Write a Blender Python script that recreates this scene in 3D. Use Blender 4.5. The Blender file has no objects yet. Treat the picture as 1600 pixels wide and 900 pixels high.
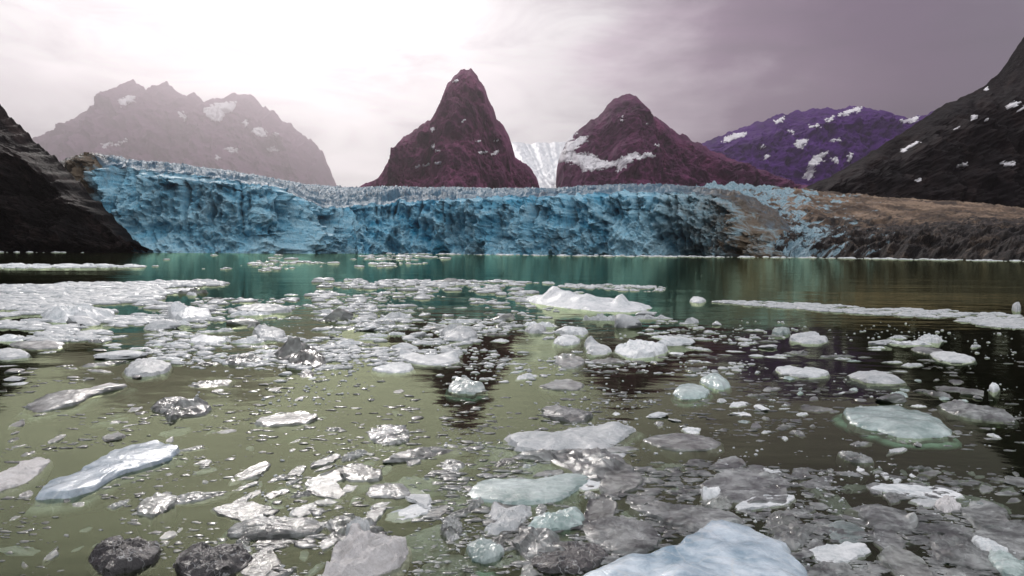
import bpy, math, random
import numpy as np
from mathutils import Matrix, Vector

# ------------------------------------------------------------------ camera, sky, sun
SC = bpy.context.scene
COL = SC.collection
W, H, F = 1600, 900, 1142.0
CAM_H = 1.8
PITCH = math.radians(2.8)
ROLL = math.radians(0.40)
cam_d = bpy.data.cameras.new('camera')
cam = bpy.data.objects.new('camera', cam_d)
COL.objects.link(cam)
cam_d.sensor_width = 36.0
cam_d.lens = 36.0 * F / W
cam_d.clip_start = 0.1
cam_d.clip_end = 40000
CM = Matrix.Translation((0, 0, CAM_H)) @ Matrix.Rotation(math.radians(90) - PITCH, 4, 'X') @ Matrix.Rotation(ROLL, 4, 'Z')
cam.matrix_world = CM
SC.camera = cam
CR = np.array(CM.to_3x3())

SUN_AZ, SUN_EL = -18.0, 31.0          # azimuth clockwise from +Y
def direction(az, el):
    a, e = math.radians(az), math.radians(el)
    return Vector((math.sin(a) * math.cos(e), math.cos(a) * math.cos(e), math.sin(e)))

class Nodes:
    """tiny helper round a node tree"""
    def __init__(self, tree):
        self.t = tree
        tree.nodes.clear()
    def n(self, kind, ins=None, **props):
        nd = self.t.nodes.new(kind)
        for k, v in props.items():
            setattr(nd, k, v)
        for k, v in (ins or {}).items():
            s = nd.inputs[k]
            if hasattr(v, 'is_output'):
                self.t.links.new(v, s)
            else:
                s.default_value = v
        return nd
    def ramp(self, fac, stops, interp='LINEAR'):
        nd = self.n('ShaderNodeValToRGB', {'Fac': fac})
        cr = nd.color_ramp
        cr.interpolation = interp
        while len(cr.elements) < len(stops):
            cr.elements.new(0.5)
        for e, (p, c) in zip(cr.elements, stops):
            e.position = p
            e.color = (c, c, c, 1) if isinstance(c, (int, float)) else (*c, 1)
        return nd.outputs['Color']
    def math(self, op, a, b=0.0, clamp=False):
        return self.n('ShaderNodeMath', {0: a, 1: b}, operation=op, use_clamp=clamp).outputs[0]
    def mix(self, fac, a, b, blend='MIX'):
        nd = self.n('ShaderNodeMix', None, data_type='RGBA', blend_type=blend)
        for i, v in ((0, fac), (6, a), (7, b)):
            s = nd.inputs[i]
            if hasattr(v, 'is_output'):
                self.t.links.new(v, s)
            else:
                s.default_value = v if i == 0 else (*v, 1)
        return nd.outputs[2]
    def noise(self, vec, scale, detail=4.0, rough=0.55, dist=0.0):
        return self.n('ShaderNodeTexNoise', {'Vector': vec, 'Scale': scale, 'Detail': detail, 'Roughness': rough, 'Distortion': dist}).outputs['Fac']
    def mapping(self, vec, scale=(1, 1, 1), rot=(0, 0, 0), loc=(0, 0, 0)):
        return self.n('ShaderNodeMapping', {'Vector': vec, 'Scale': scale, 'Rotation': rot, 'Location': loc}).outputs[0]

world = bpy.data.worlds.new('World')
SC.world = world
world.use_nodes = True
N = Nodes(world.node_tree)
gen = N.n('ShaderNodeTexCoord').outputs['Generated']
sky = N.n('ShaderNodeTexSky', sky_type='NISHITA', sun_disc=False,
          sun_elevation=math.radians(SUN_EL), sun_rotation=math.radians(SUN_AZ)).outputs[0]
glow = direction(-19, 12)
dots = N.n('ShaderNodeVectorMath', {0: gen, 1: glow}, operation='DOT_PRODUCT').outputs['Value']
n1 = N.noise(N.mapping(gen, (2.2, 2.2, 6.0)), 1.6, 6, 0.55, 0.3)
n2 = N.noise(N.mapping(gen, (3, 3, 10)), 3.2, 5, 0.6, 0.2)
wob = N.math('ADD', N.math('MULTIPLY', N.math('SUBTRACT', n1, 0.5), 0.26), N.math('MULTIPLY', N.math('SUBTRACT', n2, 0.5), 0.10))
t = N.math('ADD', N.math('MULTIPLY', N.math('ADD', dots, wob), 0.5), 0.5)
# t: 1 = towards the veiled sun, .5 = square to it, 0 = behind the camera
zz = N.n('ShaderNodeSeparateXYZ', {0: gen}).outputs['Z']
back = N.ramp(zz, [(0.0, (0.27, 0.27, 0.29)), (0.30, (0.52, 0.52, 0.55)), (0.62, (1.15, 1.15, 1.18)), (1.0, (1.7, 1.7, 1.74))])
cl = N.ramp(t, [(0.0, (0.30, 0.30, 0.33)), (0.60, (0.34, 0.33, 0.37)), (0.78, (0.12, 0.090, 0.135)),
                (0.86, (0.105, 0.045, 0.112)), (0.905, (0.22, 0.120, 0.215)), (0.935, (0.66, 0.55, 0.64)), (0.962, (1.06, 1.05, 1.05)), (1.0, (1.30, 1.29, 1.27))])
SKY_STRENGTH = 0.1
cl = N.mix(N.ramp(t, [(0.70, 0.0), (0.80, 1.0)]), back, cl)
n3 = N.noise(N.mapping(gen, (1.6, 1.6, 5.5), (0.25, 0.1, 0.0)), 2.6, 7, 0.6, 0.9)
cl = N.mix(1.0, cl, N.ramp(n3, [(0.30, (0.62, 0.60, 0.64)), (0.50, (1.0, 1.0, 1.0)), (0.68, (1.30, 1.26, 1.28))]), 'MULTIPLY')
cl = N.mix(1.0, cl, N.mix(N.ramp(t, [(0.80, 0.0), (0.86, 1.0)]), (1, 1, 1), N.ramp(zz, [(0.0, (0.92, 0.90, 0.93)), (0.10, (1, 1, 1)), (0.30, (1, 1, 1)), (0.40, (0.28, 0.29, 0.28)), (0.48, (0.20, 0.21, 0.20)), (0.60, (0.45, 0.46, 0.46)), (0.8, (1.4, 1.4, 1.4))])), 'MULTIPLY')
cl10 = N.n('ShaderNodeVectorMath', {0: cl, 'Scale': 1.0 / SKY_STRENGTH}, operation='SCALE').outputs[0]
final = N.mix(0.93, sky, cl10)
bg = N.n('ShaderNodeBackground', {'Color': final, 'Strength': SKY_STRENGTH})
N.t.links.new(bg.outputs[0], N.n('ShaderNodeOutputWorld').inputs['Surface'])

sun_d = bpy.data.lights.new('sun', 'SUN')
sun_d.energy = 1.5
sun_d.angle = math.radians(10)
sun_d.color = (1.0, 0.95, 0.90)
sun = bpy.data.objects.new('sun', sun_d)
COL.objects.link(sun)
sun.rotation_euler = direction(SUN_AZ, SUN_EL).to_track_quat('Z', 'Y').to_euler()

vs = SC.view_settings
vs.view_transform = 'Standard'
vs.look = 'None'
vs.exposure = 0.05
vs.gamma = 1.0
vs.use_curve_mapping = False
cy = SC.cycles
cy.max_bounces = 8
cy.diffuse_bounces = 2
cy.glossy_bounces = 3
cy.transmission_bounces = 5
cy.transparent_max_bounces = 10
cy.volume_bounces = 0
cy.caustics_reflective = False
cy.caustics_refractive = False
cy.sample_clamp_indirect = 4.0
cy.use_denoising = True

# ------------------------------------------------------------------ helpers
RNG = np.random.default_rng(11)
random.seed(5)
_perm = RNG.permutation(256)
_perm = np.concatenate([_perm, _perm, _perm])
_grad = RNG.normal(size=(256, 3))
_grad /= np.linalg.norm(_grad, axis=1)[:, None]

def perlin(p):
    p = np.asarray(p, float)
    shp = p.shape[:-1]
    p = p.reshape(-1, 3)
    i = np.floor(p).astype(int)
    f = p - i
    u = f * f * f * (f * (f * 6 - 15) + 10)
    i &= 255
    out = 0
    for dx in (0, 1):
        for dy in (0, 1):
            for dz in (0, 1):
                h = _perm[_perm[_perm[i[:, 0] + dx] + i[:, 1] + dy] + i[:, 2] + dz]
                d = f - np.array((dx, dy, dz))
                g = (_grad[h] * d).sum(1)
                w = (u[:, 0] if dx else 1 - u[:, 0]) * (u[:, 1] if dy else 1 - u[:, 1]) * (u[:, 2] if dz else 1 - u[:, 2])
                out = out + g * w
    return (out * 1.5).reshape(shp)

def fbm(p, octs=5, lac=2.05, gain=0.5):
    a, s, out = 1.0, 1.0, 0
    for k in range(octs):
        out = out + a * perlin(p * s + 17.3 * k)
        a *= gain
        s *= lac
    return out

def ridged(p, octs=5, lac=2.05, gain=0.5):
    a, s, out = 1.0, 1.0, 0
    for k in range(octs):
        out = out + a * (1 - 2 * np.abs(perlin(p * s + 31.7 * k)))
        a *= gain
        s *= lac
    return out

def XYZ(x, y, z):
    return np.stack(np.broadcast_arrays(x, y, z), -1).astype(float)

def rays(px, py):
    px, py = np.broadcast_arrays(np.asarray(px, float), np.asarray(py, float))
    d = np.stack([(px - W / 2) / F, -(py - H / 2) / F, -np.ones_like(px)], -1)
    return d @ CR.T

def at_depth(px, py, Y):
    """world point seen at pixel px, py when it stands Y metres ahead"""
    d = rays(px, py)
    k = np.asarray(Y, float) / d[..., 1]
    return d * k[..., None] + np.array((0, 0, CAM_H))

def at_water(px, py, z=0.0):
    d = rays(px, py)
    k = (z - CAM_H) / d[..., 2]
    return d * k[..., None] + np.array((0, 0, CAM_H))

def to_pixel(P):
    q = (P - np.array((0, 0, CAM_H))) @ CR
    return np.stack([W / 2 + F * q[..., 0] / -q[..., 2], H / 2 - F * q[..., 1] / -q[..., 2]], -1)

def inside(poly, pts):
    x, y = pts[..., 0], pts[..., 1]
    res = np.zeros(x.shape, bool)
    n = len(poly)
    for a in range(n):
        x1, y1 = poly[a]
        x2, y2 = poly[(a + 1) % n]
        if y1 == y2:
            continue
        c = ((y1 > y) != (y2 > y)) & (x < (x2 - x1) * (y - y1) / (y2 - y1) + x1)
        res ^= c
    return res

def mesh_from(name, V, faces, smooth=True):
    me = bpy.data.meshes.new(name)
    V = np.asarray(V, float)
    me.vertices.add(len(V))
    me.vertices.foreach_set('co', V.ravel())
    if isinstance(faces, np.ndarray):
        k = faces.shape[1]
        idx = faces.ravel().astype(np.int32)
        starts = (np.arange(len(faces)) * k).astype(np.int32)
    else:
        idx = np.array([i for f in faces for i in f], np.int32)
        lens = np.array([len(f) for f in faces])
        starts = np.concatenate([[0], np.cumsum(lens)[:-1]]).astype(np.int32)
    me.loops.add(len(idx))
    me.loops.foreach_set('vertex_index', idx)
    me.polygons.add(len(starts))
    me.polygons.foreach_set('loop_start', starts)
    me.update(calc_edges=True)
    me.polygons.foreach_set('use_smooth', np.full(len(starts), smooth))
    me.validate()
    return me

def grid_faces(nr, nc):
    r, c = np.meshgrid(np.arange(nr - 1), np.arange(nc - 1), indexing='ij')
    a = (r * nc + c).ravel()
    return np.stack([a, a + 1, a + nc + 1, a + nc], 1)

def link(name, me, m=None, parent=None, loc=None):
    o = bpy.data.objects.new(name, me)
    COL.objects.link(o)
    if m is not None:
        me.materials.append(m)
    if parent is not None:
        o.parent = parent
    if loc is not None:
        o.location = loc
    return o

def tag(o, label=None, cat=None, group=None, kind=None):
    if label: o['label'] = label
    if cat: o['category'] = cat
    if group: o['group'] = group
    if kind: o['kind'] = kind
    return o

def attr(me, name, vals):
    a = me.attributes.new(name, 'FLOAT', 'POINT')
    a.data.foreach_set('value', np.asarray(vals, np.float32).ravel())

# ------------------------------------------------------------------ materials
def new_mat(name):
    m = bpy.data.materials.new(name)
    m.use_nodes = True
    return m, Nodes(m.node_tree)

def finish(N, shader, m, vol=None):
    o = N.n('ShaderNodeOutputMaterial')
    if shader is not None:
        N.t.links.new(shader, o.inputs['Surface'])
    if vol is not None:
        N.t.links.new(vol, o.inputs['Volume'])
    return m

def rock_mat(name, dark, mid, light, scale, bump_d, rough=0.85, streak=(1, 1, 1), spec=0.3):
    m, N = new_mat(name)
    co = N.n('ShaderNodeTexCoord').outputs['Object']
    sv = N.mapping(co, streak)
    a = N.noise(sv, scale, 8, 0.62, 0.6)
    b = N.noise(co, scale * 6, 6, 0.65)
    f = N.math('ADD', N.math('MULTIPLY', a, 0.7), N.math('MULTIPLY', b, 0.3))
    c = N.ramp(f, [(0.36, dark), (0.5, mid), (0.66, light)])
    h = N.math('ADD', a, N.math('MULTIPLY', b, 0.5))
    bp = N.n('ShaderNodeBump', {'Height': h, 'Strength': 0.9, 'Distance': bump_d}).outputs[0]
    p = N.n('ShaderNodeBsdfPrincipled', {'Base Color': c, 'Roughness': rough, 'Normal': bp, 'Specular IOR Level': spec})
    return finish(N, p.outputs[0], m)

def snow_mat(name, col=(0.80, 0.80, 0.82), scale=0.05, bd=1.0):
    m, N = new_mat(name)
    co = N.n('ShaderNodeTexCoord').outputs['Object']
    a = N.noise(co, scale, 6, 0.6)
    c = N.mix(a, tuple(x * 0.85 for x in col), tuple(min(1, x * 1.08) for x in col))
    bp = N.n('ShaderNodeBump', {'Height': a, 'Strength': 0.5, 'Distance': bd}).outputs[0]
    p = N.n('ShaderNodeBsdfPrincipled', {'Base Color': c, 'Roughness': 0.7, 'Normal': bp})
    return finish(N, p.outputs[0], m)

def glacier_mat(name, deep, blue, pale, dirt):
    m, N = new_mat(name)
    co = N.n('ShaderNodeTexCoord').outputs['Object']
    a = N.noise(N.mapping(co, (1, 1, 0.8)), 0.035, 7, 0.62, 0.8)
    b = N.noise(N.mapping(co, (1, 1, 0.45)), 0.22, 7, 0.68, 0.5)
    f = N.math('ADD', N.math('MULTIPLY', a, 0.55), N.math('MULTIPLY', b, 0.45))
    c = N.ramp(f, [(0.37, deep), (0.48, blue), (0.60, tuple(x * .7 + y * .3 for x, y in zip(blue, pale))), (0.74, pale)])
    pal = N.n('ShaderNodeAttribute', attribute_name='weathered').outputs['Fac']
    nn = N.noise(co, 0.5, 6, 0.7)
    pf = N.math('MULTIPLY', pal, N.ramp(nn, [(0.3, 0.35), (0.6, 1.0)]))
    c = N.mix(pf, c, pale)
    dfac = N.n('ShaderNodeAttribute', attribute_name='dirty').outputs['Fac']
    d2 = N.noise(N.mapping(co, (1, 1, 1.4)), 0.10, 7, 0.7, 0.8)
    df = N.math('MULTIPLY_ADD', d2, 2.4)
    df.node.inputs[2].default_value = -0.80
    dd = N.math('MULTIPLY', dfac, N.math('ADD', N.math('MULTIPLY', df, 1.3, True), 0.38), True)
    dc = N.mix(nn, dirt, tuple(x * 0.25 for x in dirt))
    c = N.mix(dd, c, dc)
    h = N.math('ADD', b, N.math('MULTIPLY', nn, 0.35))
    bp = N.n('ShaderNodeBump', {'Height': h, 'Strength': 1.0, 'Distance': 3.0}).outputs[0]
    p = N.n('ShaderNodeBsdfPrincipled', {'Base Color': c, 'Roughness': 0.45, 'Normal': bp, 'Specular IOR Level': 0.4})
    return finish(N, p.outputs[0], m)

def ice_mat(name, base, vary, rough=0.3, trans=0.0, bump=0.012, scale=14.0, white=0.3, dirt=None):
    """floating ice; white = how much bubbly white ice runs through it, trans = clearness"""
    m, N = new_mat(name)
    tc = N.n('ShaderNodeTexCoord')
    rnd = N.n('ShaderNodeObjectInfo').outputs['Random']
    geo = N.n('ShaderNodeNewGeometry').outputs['Position']
    a = N.noise(geo, scale * 0.35, 6, 0.6, 0.8)
    b = N.noise(geo, scale * 2.2, 6, 0.68, 0.4)
    f = N.math('ADD', N.math('MULTIPLY', a, 0.6), N.math('MULTIPLY', b, 0.4))
    c = N.ramp(f, [(0.36, vary), (0.58, base)])
    shade = N.math('ADD', N.math('MULTIPLY', rnd, 0.45), 0.70)
    c = N.n('ShaderNodeVectorMath', {0: c, 'Scale': shade}, operation='SCALE').outputs[0]
    # healed cracks: thin pale lines, each floe its own
    wv = N.n('ShaderNodeVectorMath', {0: geo, 1: N.n('ShaderNodeVectorMath', {0: N.n('ShaderNodeTexNoise', {'Vector': geo, 'Scale': scale * 0.4, 'Detail': 3.0}).outputs['Color'], 'Scale': 0.5}, operation='SCALE').outputs[0]}, operation='ADD').outputs[0]
    v2 = N.n('ShaderNodeTexVoronoi', {'Vector': wv, 'Scale': scale * 0.42}, feature='DISTANCE_TO_EDGE').outputs['Distance']
    c = N.mix(N.ramp(v2, [(0.0, 0.45), (0.022, 0.0)]), c, (0.75, 0.80, 0.80))
    if dirt:
        dn = N.ramp(N.noise(geo, scale * 0.8, 5, 0.7, 1.2), [(0.5, 0.0), (0.62, 1.0)])
        c = N.mix(dn, c, dirt)
    v = N.n('ShaderNodeTexVoronoi', {'Vector': geo, 'Scale': scale * 1.6}, feature='DISTANCE_TO_EDGE').outputs['Distance']
    crack = N.ramp(v, [(0.0, 0.0), (0.06, 1.0)])
    h = N.math('ADD', N.math('MULTIPLY', a, 1.2), N.math('ADD', N.math('MULTIPLY', b, 0.6), N.math('MULTIPLY', crack, 0.08)))
    bp = N.n('ShaderNodeBump', {'Height': h, 'Strength': 0.7, 'Distance': bump}).outputs[0]
    if trans > 0:
        tf = N.ramp(f, [(0.40, trans), (0.40 + 0.35 * (1.05 - white), trans * 0.25)])
    else:
        tf = 0.0
    p = N.n('ShaderNodeBsdfPrincipled', {'Base Color': c, 'Roughness': rough, 'Normal': bp, 'IOR': 1.31,
                                         'Transmission Weight': tf, 'Specular IOR Level': 0.55,
                                         'Coat Weight': 0.75 if trans > 0 else 0.15, 'Coat Roughness': 0.07, 'Coat IOR': 1.36, 'Coat Normal': bp})
    return finish(N, p.outputs[0], m)

M = {
    'far_rock': rock_mat('far_rock', (0.10, 0.04, 0.085), (0.17, 0.08, 0.145), (0.25, 0.13, 0.21), 0.003, 36),
    'peak_rock': rock_mat('peak_rock', (0.045, 0.008, 0.028), (0.15, 0.034, 0.094), (0.27, 0.085, 0.17), 0.011, 12, streak=(1, 1, 0.6)),
    'shoulder_rock': rock_mat('shoulder_rock', (0.022, 0.004, 0.017), (0.10, 0.020, 0.072), (0.20, 0.045, 0.125), 0.0105, 12, streak=(1, 1, 0.6)),
    'purple_rock': rock_mat('purple_rock', (0.030, 0.002, 0.085), (0.060, 0.004, 0.15), (0.10, 0.018, 0.22), 0.007, 14),
    'dark_rock': rock_mat('dark_rock', (0.001, 0.0007, 0.0007), (0.003, 0.002, 0.002), (0.036, 0.024, 0.022), 0.07, 3, rough=0.6, spec=0.10),
    'slope_rock': rock_mat('slope_rock', (0.002, 0.001, 0.0015), (0.006, 0.003, 0.0035), (0.022, 0.012, 0.010), 0.03, 4, streak=(1, 1, 0.5)),
    'snow': snow_mat('snow', (0.92, 0.91, 0.93)),
    'ice_cliff': glacier_mat('ice_cliff', (0.002, 0.080, 0.16), (0.020, 0.36, 0.58), (0.50, 0.80, 0.92), (0.26, 0.20, 0.13)),
    'ice_top': glacier_mat('ice_top', (0.008, 0.04, 0.08), (0.03, 0.13, 0.21), (0.36, 0.48, 0.56), (0.16, 0.13, 0.09)),
    'icefall': glacier_mat('icefall', (0.46, 0.58, 0.66), (0.68, 0.76, 0.80), (0.90, 0.91, 0.92), (0.3, 0.25, 0.2)),
    'white_ice': ice_mat('white_ice', (0.72, 0.75, 0.75), (0.40, 0.45, 0.46), 0.52, 0.0, 0.012, 12),
    'grey_ice': ice_mat('grey_ice', (0.56, 0.60, 0.58), (0.24, 0.27, 0.26), 0.34, 0.88, 0.012, 9, 0.30),
    'clear_ice': ice_mat('clear_ice', (0.60, 0.64, 0.60), (0.30, 0.33, 0.30), 0.36, 0.90, 0.006, 9, 0.12),
    'mint_ice': ice_mat('mint_ice', (0.62, 0.74, 0.71), (0.26, 0.40, 0.37), 0.36, 0.35, 0.012, 8),
    'blue_ice': ice_mat('blue_ice', (0.66, 0.76, 0.82), (0.24, 0.38, 0.48), 0.36, 0.30, 0.016, 5),
    'dark_ice': ice_mat('dark_ice', (0.055, 0.055, 0.055), (0.012, 0.012, 0.012), 0.32, 0.25, 0.03, 14),
    'granular_ice': ice_mat('granular_ice', (0.84, 0.83, 0.82), (0.58, 0.57, 0.55), 0.50, 0.0, 0.02, 30),
    'crystal_ice': ice_mat('crystal_ice', (0.80, 0.84, 0.82), (0.5, 0.54, 0.52), 0.08, 0.9, 0.010, 16, 0.15),
    'shelf_ice': ice_mat('shelf_ice', (0.34, 0.39, 0.38), (0.10, 0.13, 0.125), 0.4, 0.0, 0.02, 5),
    'mint_shelf_ice': ice_mat('mint_shelf_ice', (0.34, 0.55, 0.50), (0.18, 0.34, 0.31), 0.4, 0.0, 0.02, 5),
}

def moraine_mat():
    m, N = new_mat('moraine')
    co = N.n('ShaderNodeTexCoord').outputs['Object']
    up = N.n('ShaderNodeAttribute', attribute_name='upslope').outputs['Fac']
    icy = N.n('ShaderNodeAttribute', attribute_name='icy').outputs['Fac']
    st = N.noise(N.mapping(co, (1.0, 0.16, 1.0), (0, 0, math.radians(38))), 0.075, 7, 0.66, 0.8)
    b = N.noise(co, 0.16, 8, 0.7, 0.6)
    fine = N.noise(co, 0.9, 6, 0.7)
    tan = N.ramp(st, [(0.38, (0.05, 0.034, 0.024)), (0.5, (0.15, 0.10, 0.062)), (0.62, (0.38, 0.27, 0.18))])
    tan = N.mix(N.math('MULTIPLY', fine, 0.55), tan, (0.05, 0.035, 0.026))
    rub = N.ramp(b, [(0.42, (0.003, 0.002, 0.002)), (0.54, (0.020, 0.014, 0.011)), (0.66, (0.13, 0.10, 0.075))])
    k = N.math('ADD', up, N.math('MULTIPLY', N.math('SUBTRACT', b, 0.5), 0.9))
    c = N.mix(N.ramp(k, [(0.34, 0.0), (0.50, 1.0)]), rub, tan)
    ib = N.noise(co, 0.07, 6, 0.65, 0.8)
    blue = N.ramp(fine, [(0.35, (0.10, 0.22, 0.28)), (0.65, (0.42, 0.56, 0.62))])
    kk = N.math('ADD', icy, N.math('MULTIPLY', N.math('SUBTRACT', ib, 0.5), 2.2))
    c = N.mix(N.ramp(kk, [(0.52, 0.0), (0.66, 1.0)]), c, blue)
    h = N.math('ADD', b, N.math('MULTIPLY', fine, 0.4))
    bp = N.n('ShaderNodeBump', {'Height': h, 'Strength': 0.9, 'Distance': 1.6}).outputs[0]
    p = N.n('ShaderNodeBsdfPrincipled', {'Base Color': c, 'Roughness': 0.7, 'Normal': bp, 'Specular IOR Level': 0.3})
    return finish(N, p.outputs[0], m)

def water_mat():
    m, N = new_mat('fjord_water')
    co = N.n('ShaderNodeTexCoord').outputs['Object']
    w1 = N.noise(N.mapping(co, (0.55, 1.0, 1)), 1.1, 3, 0.5, 0.3)
    w2 = N.noise(N.mapping(co, (0.7, 1.0, 1)), 6.0, 3, 0.5)
    w3 = N.noise(N.mapping(co, (0.3, 1.0, 1)), 0.16, 3, 0.5)
    h = N.math('ADD', N.math('MULTIPLY', w1, 0.020), N.math('ADD', N.math('MULTIPLY', w2, 0.0022), N.math('MULTIPLY', w3, 0.10)))
    bp = N.n('ShaderNodeBump', {'Height': h, 'Strength': 0.55, 'Distance': 1.0}).outputs[0]
    fr = N.n('ShaderNodeFresnel', {'IOR': 1.33, 'Normal': bp}).outputs[0]
    tr = N.n('ShaderNodeBsdfTransparent', {'Color': (0.92, 0.95, 0.88, 1)}).outputs[0]
    gl = N.n('ShaderNodeBsdfGlossy', {'Color': (0.85, 0.96, 0.63, 1), 'Roughness': 0.045, 'Normal': bp}).outputs[0]
    ms = N.n('ShaderNodeMixShader', {0: fr, 1: tr, 2: gl}).outputs[0]
    va = N.n('ShaderNodeVolumeAbsorption', {'Color': (0.50, 0.66, 0.40, 1), 'Density': 2.2}).outputs[0]
    return finish(N, ms, m, va)

def murk_mat():
    m, N = new_mat('murky_water')
    co = N.n('ShaderNodeTexCoord').outputs['Object']
    a = N.noise(co, 0.3, 3, 0.5)
    c = N.mix(a, (0.045, 0.052, 0.028), (0.075, 0.085, 0.045))
    p = N.n('ShaderNodeBsdfDiffuse', {'Color': c})
    return finish(N, p.outputs[0], m)

# ------------------------------------------------------------------ water and the added murk sheet below
def box_mesh(name, x0, x1, y0, y1, z0, z1):
    V = [(x, y, z) for z in (z0, z1) for y in (y0, y1) for x in (x0, x1)]
    Fc = [(0, 2, 3, 1), (4, 5, 7, 6), (0, 1, 5, 4), (1, 3, 7, 5), (3, 2, 6, 7), (2, 0, 4, 6)]
    return mesh_from(name, V, Fc, False)

water = link('water', box_mesh('water', -16000, 16000, -2500, 23500, -0.90, 0.0), water_mat())
tag(water, 'calm green grey fjord water full of drifting ice', 'water', kind='structure')
murk = link('murk_sheet', mesh_from('murk_sheet', [(-16050, -2600, -0.80), (16050, -2600, -0.80), (16050, 23600, -0.80), (-16050, 23600, -0.80)], [(0, 1, 2, 3)], False), murk_mat())  # sheet added to return the green light that turbid water would scatter
tag(murk, 'olive sheet added under the fjord surface to send back green light', 'murk_sheet', kind='structure')

# ------------------------------------------------------------------ mountains
def tent(name, sil, D, slope, m, label, seed=0.0, nx=260, nv=150, amp=18, lam=70, sky_amp=2.0, conv=1.0, back=1.2, lean=0.0, kind='structure', zbot=-4.0, rowlean=None):
    """a ridge whose crest follows the traced skyline, D metres off, with a gullied front and a back"""
    sil = np.array(sil, float)
    px = np.linspace(sil[0, 0], sil[-1, 0], nx)
    py = np.interp(px, sil[:, 0], sil[:, 1])
    Dx = D + lean * (px - 800) / 800.0
    P = at_depth(px, py, Dx)
    X, Hh = P[:, 0], P[:, 2]
    det = fbm(XYZ(X / (lam * 0.30) + seed, 3.3, seed), 5) * sky_amp
    Hh = np.maximum(Hh + det, 2.0)
    v = np.linspace(0, 1, nv) ** 1.0
    vv = v[:, None]
    Hc = (Hh - zbot)[None, :]
    prof = (1 - vv) ** conv
    z = Hc * prof + zbot
    run = Hc / slope
    y = Dx[None, :] - vv * run
    x = np.broadcast_to(X[None, :], y.shape).copy()
    fade = np.clip(vv * 5, 0, 1) * np.clip((1 - vv) * 8, 0.15, 1)
    wx = fbm(XYZ(x / (lam * 2) + seed, y / (lam * 2), z / (lam * 2)), 3) * lam * 0.6
    g = ridged(XYZ((x + wx) / lam + seed, y / (lam * 2.4), z / (lam * 2.6)), 6, gain=0.55)
    g2 = fbm(XYZ(x / (lam * 2.8), y / (lam * 2.8), z / (lam * 2.8) + seed), 4)
    g3 = ridged(XYZ(x / (lam * .22), y / (lam * .22), z / (lam * .13) + seed), 4)
    g4 = ridged(XYZ((x + wx * .6 + z * .35) / (lam * .45) + seed, y / (lam * 1.2), z / (lam * 1.3)), 5, gain=0.6)
    strata = np.round(fbm(XYZ(x / (lam * 1.6), y / (lam * 1.6), (z + x * .25) / (lam * .28)) + seed, 3) * 4) / 4
    d = (g * 0.75 + g2 * 1.0 + g4 * 0.30 + g3 * 0.10 + strata * 0.20) * amp * fade
    y = y - d
    z = z + d * 0.25 * (vv > 0.02)
    x = x + g2 * amp * 0.3 * fade
    nb = 40
    vb = np.linspace(1, 0, nb)[:-1][:, None]
    yb = Dx[None, :] + vb * Hc / back
    zb = Hc * (1 - vb) + zbot
    xb = np.broadcast_to(X[None, :], yb.shape)
    yb = yb + fbm(XYZ(xb / lam, yb / lam, zb / lam), 4) * amp * np.clip(vb * 5, 0, 1)
    V = np.concatenate([np.stack([xb, yb, zb], -1), np.stack([x, y, z], -1)], 0)
    nr = V.shape[0]
    me = mesh_from(name, V.reshape(-1, 3), grid_faces(nr, nx)[:, ::-1].copy())
    o = link(name, me, m)
    tag(o, label, 'mountain', kind=kind)
    o_front = V[nb - 1:]
    return o, o_front

def snow(parent, G, polys, lift, jit=3.0, seed=0.0, m='snow'):
    """snow fields lying on the front grid G of a mountain, each a mesh of its own with an edge"""
    C4 = (G[:-1, :-1] + G[1:, :-1] + G[:-1, 1:] + G[1:, 1:]) / 4
    pix = to_pixel(C4)
    jx = fbm(XYZ(pix[..., 0] / 6 + seed, pix[..., 1] / 3.5, 1.5), 5, gain=.65) * jit
    jy = fbm(XYZ(pix[..., 0] / 6 + seed, pix[..., 1] / 3.5, 8.5), 5, gain=.65) * jit * 0.7
    pj = np.stack([pix[..., 0] + jx, pix[..., 1] + jy], -1)
    du = np.gradient(G, axis=1)
    dv = np.gradient(G, axis=0)
    nrm = np.cross(du, dv)
    nrm /= np.linalg.norm(nrm, axis=-1)[..., None] + 1e-9
    nrm[nrm[..., 1] > 0] *= -1
    nc = G.shape[1]
    for poly in polys:
        sel = inside(poly, pj)
        if sel.sum() < 2:
            continue
        rr, cc = np.nonzero(sel)
        a = rr * nc + cc
        q = np.stack([a, a + 1, a + nc + 1, a + nc], 1)
        ids, inv = np.unique(q, return_inverse=True)
        inv = inv.reshape(q.shape)
        P = G.reshape(-1, 3)[ids]
        Nn = nrm.reshape(-1, 3)[ids]
        top = P + Nn * lift
        bot = P - Nn * lift * 0.6
        edges = {}
        for f in inv:
            for k in range(4):
                e = (int(f[k]), int(f[(k + 1) % 4]))
                edges[e] = 1
        n = len(ids)
        faces = [tuple(int(i) for i in f[::-1]) for f in inv]
        for (e0, e1) in edges:
            if (e1, e0) not in edges:
                faces.append((e0, e1, e1 + n, e0 + n))
        me = mesh_from('snow_patch', np.concatenate([top, bot]), faces)
        link('snow_patch', me, M[m], parent)

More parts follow.
